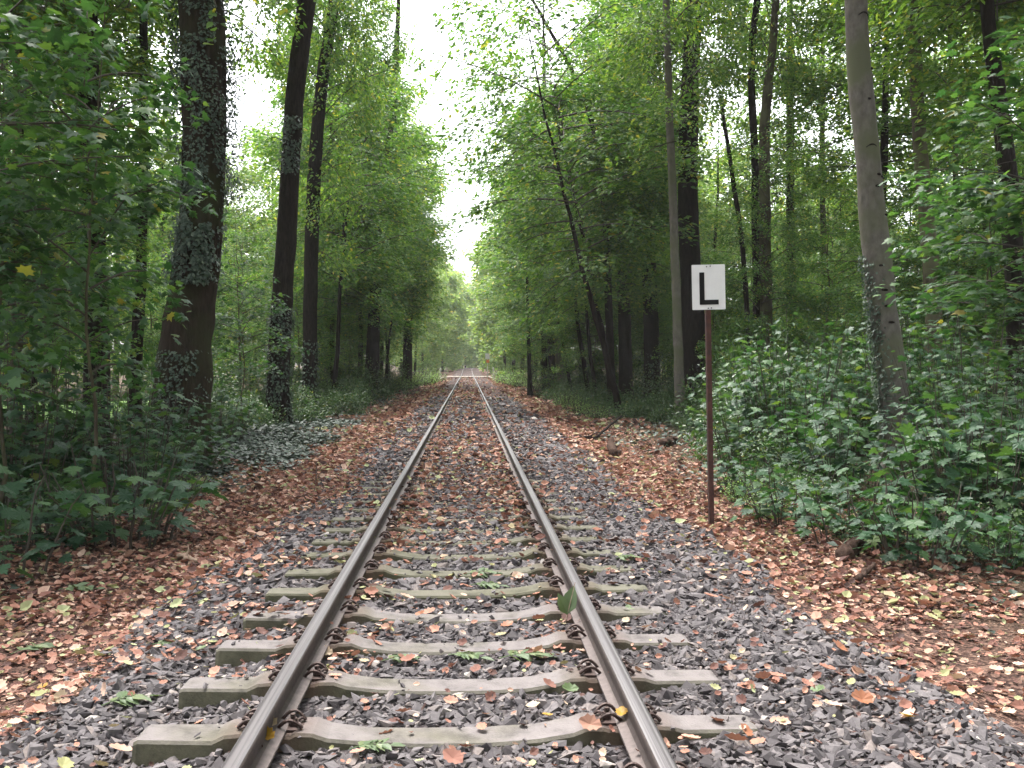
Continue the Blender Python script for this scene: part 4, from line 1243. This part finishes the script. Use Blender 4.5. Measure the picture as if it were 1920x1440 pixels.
stick('stick', 'small twig resting across the first sleeper end', 'stick', [(1388, 1352), (1450, 1372)], .006, 'dead_wood', 9)
stick('stick', 'long brown twig lying across the sign-side verge', 'stick', [(1215, 905), (1250, 930), (1310, 960)], .01, 'dead_wood', 10)
stick('stick', 'thin dark twig on the gravel at the path edge', 'stick', [(1850, 1315), (1905, 1345)], .008, 'dead_wood', 12)
stick('stick', 'brown twig on the gravel below the second sleeper', 'stick', [(1440, 1322), (1500, 1340)], .006, 'dead_wood', 13)
stick('stick', 'bare grey twig standing in the verge litter', 'stick', [(592, 915), (594, 905)], .012, 'dead_wood', 14, [0, .3])


def ash_leaf(px, py, L, ang, label, seed, lift=.03, z=None, tilt=(0, 0)):
    rng = RS(seed); b = MB(); L *= .82
    n = 5
    t = np.linspace(0, 1, 8)
    b.add(*tube(np.stack([L * t, .04 * L * np.sin(3 * t), .06 * L * np.sin(t * 3)], 1), np.linspace(.0035, .0015, 8), 4, m=1))
    P, D = [], []
    for k in range(n):
        f = .25 + .7 * k / n
        for s in (-1, 1):
            P.append((L * f, .04 * L * math.sin(3 * f), .06 * L * math.sin(f * 3))); D.append((math.cos(s * 1.0), math.sin(s * 1.0), rng.normal(-.05, .12)))
    P.append((L, 0, 0)); D.append((1, 0, -.1))
    P = np.array(P); D = np.array(D, float)
    stamp(b, LEAF_OVATE, P, D, np.array([[0, 0, 1.0]]) + rng.normal(0, .18, (len(P), 3)), L * .42 * rng.uniform(.8, 1.1, len(P)))
    o = link('ash_leaf', b.mesh('ash_leaf', [M['leaf_ash'], M['leaf_ash']]))
    p = on_ground(px, py)
    o.location = (p[0], p[1], p[2] + lift if z is None else z)
    o.rotation_euler = (tilt[0], tilt[1], ang)
    tag(o, label, 'leaf', 'green compound leaves fallen on the track')


ash_leaf(45, 1345, .36, .35, 'largest pale green compound leaf, on gravel by the lowest corner', 1)
ash_leaf(190, 1335, .26, .6, 'green compound leaf on gravel beside the lowest sleeper end', 2)
ash_leaf(20, 1235, .3, .9, 'feathery green compound leaf on litter at the photo edge', 3)
ash_leaf(285, 1218, .17, .2, 'small curled bright green compound leaf on gravel', 4)
ash_leaf(110, 1112, .34, .1, 'pale green compound leaf on russet litter near the low maples', 5)
ash_leaf(935, 1245, .30, .15, 'green compound leaf between the rails before the third sleeper', 6)
ash_leaf(840, 1238, .22, -.3, 'green compound leaf between the rails, behind the second sleeper', 7)
ash_leaf(870, 1085, .28, .2, 'green compound leaf over a sleeper in the middle of the track', 8)
ash_leaf(880, 1105, .26, -.1, 'green compound leaf in front of the mid-track sleeper', 9)
ash_leaf(715, 1250, .22, .3, 'small green compound leaf on gravel between the rails', 10)
ash_leaf(440, 1030, .3, .2, 'yellowish green compound leaf on the litter verge', 11)
ash_leaf(1145, 1160, .22, .5, 'green compound leaf outside the rail beyond the leaning big leaf', 12)
ash_leaf(1150, 1055, .26, .1, 'green compound leaf on a far sleeper end outside the rail', 13)
ash_leaf(655, 1418, .2, .2, 'yellow green compound leaf on the stones inside the rail', 14)


def big_leaf():
    b = MB()
    p = at(1078, 1150, 5.75)
    stamp(b, LEAF_OVATE, np.array([(0., 0, 0), (0, 0, .0)]), np.array([(-.35, .1, .85), (.25, .2, 1.0)]), np.array([(.3, -1, .3), (-.5, -1, .25)]), np.array([.14, .18]))
    t = np.linspace(0, 1, 6)
    b.add(*tube(np.stack([-.01 + .06 * t, .02 * t, -.05 + .24 * t], 1), np.linspace(.004, .002, 6), 5, m=1))
    o = link('green_leaf', b.mesh('green_leaf', [M['leaf_ash'], M['pale_wood']]), None, (.66, 5.72, .045))
    tag(o, 'large fresh green leaf propped against the rail with a pale midrib', 'leaf')


big_leaf()


def single_leaf(px, py, s, m, label, seed, z=None, dz=.03):
    rng = RS(seed); b = MB()
    d = rng.uniform(0, 6.28)
    stamp(b, LEAF_FINE, np.zeros((1, 3)), np.array([(math.cos(d), math.sin(d), .15)]), np.array([(rng.normal(0, .3), -.4, 1.0)]), [s])
    if z is None: p = on_ground(px, py, dz)
    else: p = np.array(gnd(px, py, z)[:])
    o = link('fallen_leaf', b.mesh('fallen_leaf', [M[m]]), None, tuple(p))
    tag(o, label, 'leaf', 'single bright leaves lying on the track')


for a in [(515, 1385, .09, 'leaf_yellow', 'mustard yellow leaf on the rail clip of the first sleeper', 1, .06), (520, 1360, .10, 'leaf_tan', 'pale tan leaf against the rail above the mustard leaf', 2, .06), (1085, 1292, .09, 'leaf_ash', 'round green leaf at the end of the second sleeper', 3, .03),
          (1140, 1262, .08, 'leaf_russet', 'curled russet leaf standing by the rail clip', 4, .06), (1165, 1345, .08, 'leaf_yellow', 'ochre leaf on the clip beside the first sleeper', 5, .06), (1030, 1125, .1, 'leaf_russet', 'pinkish russet leaf inside the rail', 6, .0),
          (938, 1175, .09, 'leaf_russet', 'upright russet leaf on stones in mid track', 7, .0), (780, 1150, .08, 'leaf_russet', 'russet leaf on stones between two middle sleepers', 8, .0), (985, 1325, .07, 'leaf_tan', 'whitish leaf on stones above the first sleeper', 9, .0), (1024, 1338, .07, 'leaf_yellow', 'yellow green leaf at the sleeper edge inside the rail', 10, .0),
          (70, 1302, .07, 'leaf_yellow', 'orange yellow leaf on gravel near the largest green leaf', 11, None), (365, 1232, .08, 'leaf_ash', 'pale yellow green leaf on gravel by the third sleeper end', 12, None), (1690, 1352, .09, 'leaf_yellow', 'long ochre leaf on gravel near the path', 13, None), (1640, 1325, .12, 'leaf_russet', 'large pinkish brown leaf on gravel near the path', 14, None),
          (1520, 1302, .08, 'leaf_ash', 'olive green leaf on gravel past the first sleeper end', 15, None), (1400, 1395, .09, 'leaf_russet', 'pink and russet leaf on gravel below the first sleeper end', 16, None), (540, 1182, .07, 'leaf_tan', 'white leaf on the stones by the fourth sleeper end', 17, None), (1580, 1222, .14, 'leaf_russet', 'spread brown leaf on the ballast shoulder', 18, None)]:
    single_leaf(a[0], a[1], a[2], a[3], a[4], a[5], a[6])

# ------------------------------------------------------------------ misty air
def haze():
    V, G = boxm(0, 150, 13.2, 330, 420, 30.4)
    m = bpy.data.materials.new('haze'); m.use_nodes = True; nt = m.node_tree
    nt.nodes.remove(nt.nodes['Principled BSDF'])
    v = nt.nodes.new('ShaderNodeVolumePrincipled')
    v.inputs['Color'].default_value = (.95, .97, 1, 1); v.inputs['Density'].default_value = HAZE
    nt.links.new(v.outputs[0], nt.nodes['Material Output'].inputs['Volume'])
    o = link('haze', npmesh('haze', V, G, [m])); tag(o, 'thin pale mist between the trees', None, None, 'stuff')


HAZE = .0003
haze()

# ------------------------------------------------------------------ light, sky, camera
SUN_EL, SUN_AZ = R(66), R(-25)
w = bpy.data.worlds.new('World'); SC.world = w; w.use_nodes = True
nt = w.node_tree
bg = nt.nodes['Background']
sky = nt.nodes.new('ShaderNodeTexSky'); sky.sky_type = 'NISHITA'; sky.sun_disc = False
sky.sun_elevation = SUN_EL; sky.sun_rotation = SUN_AZ
sky.air_density = 1.0; sky.dust_density = 4.0; sky.ozone_density = 1.0
hs = nt.nodes.new('ShaderNodeHueSaturation'); hs.inputs['Saturation'].default_value = .22
nt.links.new(sky.outputs[0], hs.inputs['Color'])
nt.links.new(hs.outputs[0], bg.inputs['Color'])
bg.inputs['Strength'].default_value = .15

sl = bpy.data.lights.new('sun', 'SUN'); sl.energy = 1.5; sl.angle = R(25); sl.color = (1, .96, .9)
so = bpy.data.objects.new('sun', sl); COL.objects.link(so)
so.rotation_euler = Euler((R(90) - SUN_EL, 0, R(180) - SUN_AZ), 'XYZ')

cam = bpy.data.cameras.new('camera'); co = bpy.data.objects.new('camera', cam); COL.objects.link(co)
co.location = CAM; co.rotation_euler = CAM_ROT
cam.sensor_width = 36; cam.lens = 36 * F_PX / 1920; cam.clip_end = 3000; cam.clip_start = .05
SC.camera = co

SC.view_settings.view_transform = 'Standard'; SC.view_settings.look = 'None'
SC.view_settings.exposure = 2.48; SC.view_settings.gamma = 1
cy = SC.cycles
cy.max_bounces = 10; cy.diffuse_bounces = 6; cy.glossy_bounces = 2; cy.transmission_bounces = 8; cy.transparent_max_bounces = 4; cy.volume_bounces = 1
cy.use_denoising = True
cy.caustics_reflective = False; cy.caustics_refractive = False
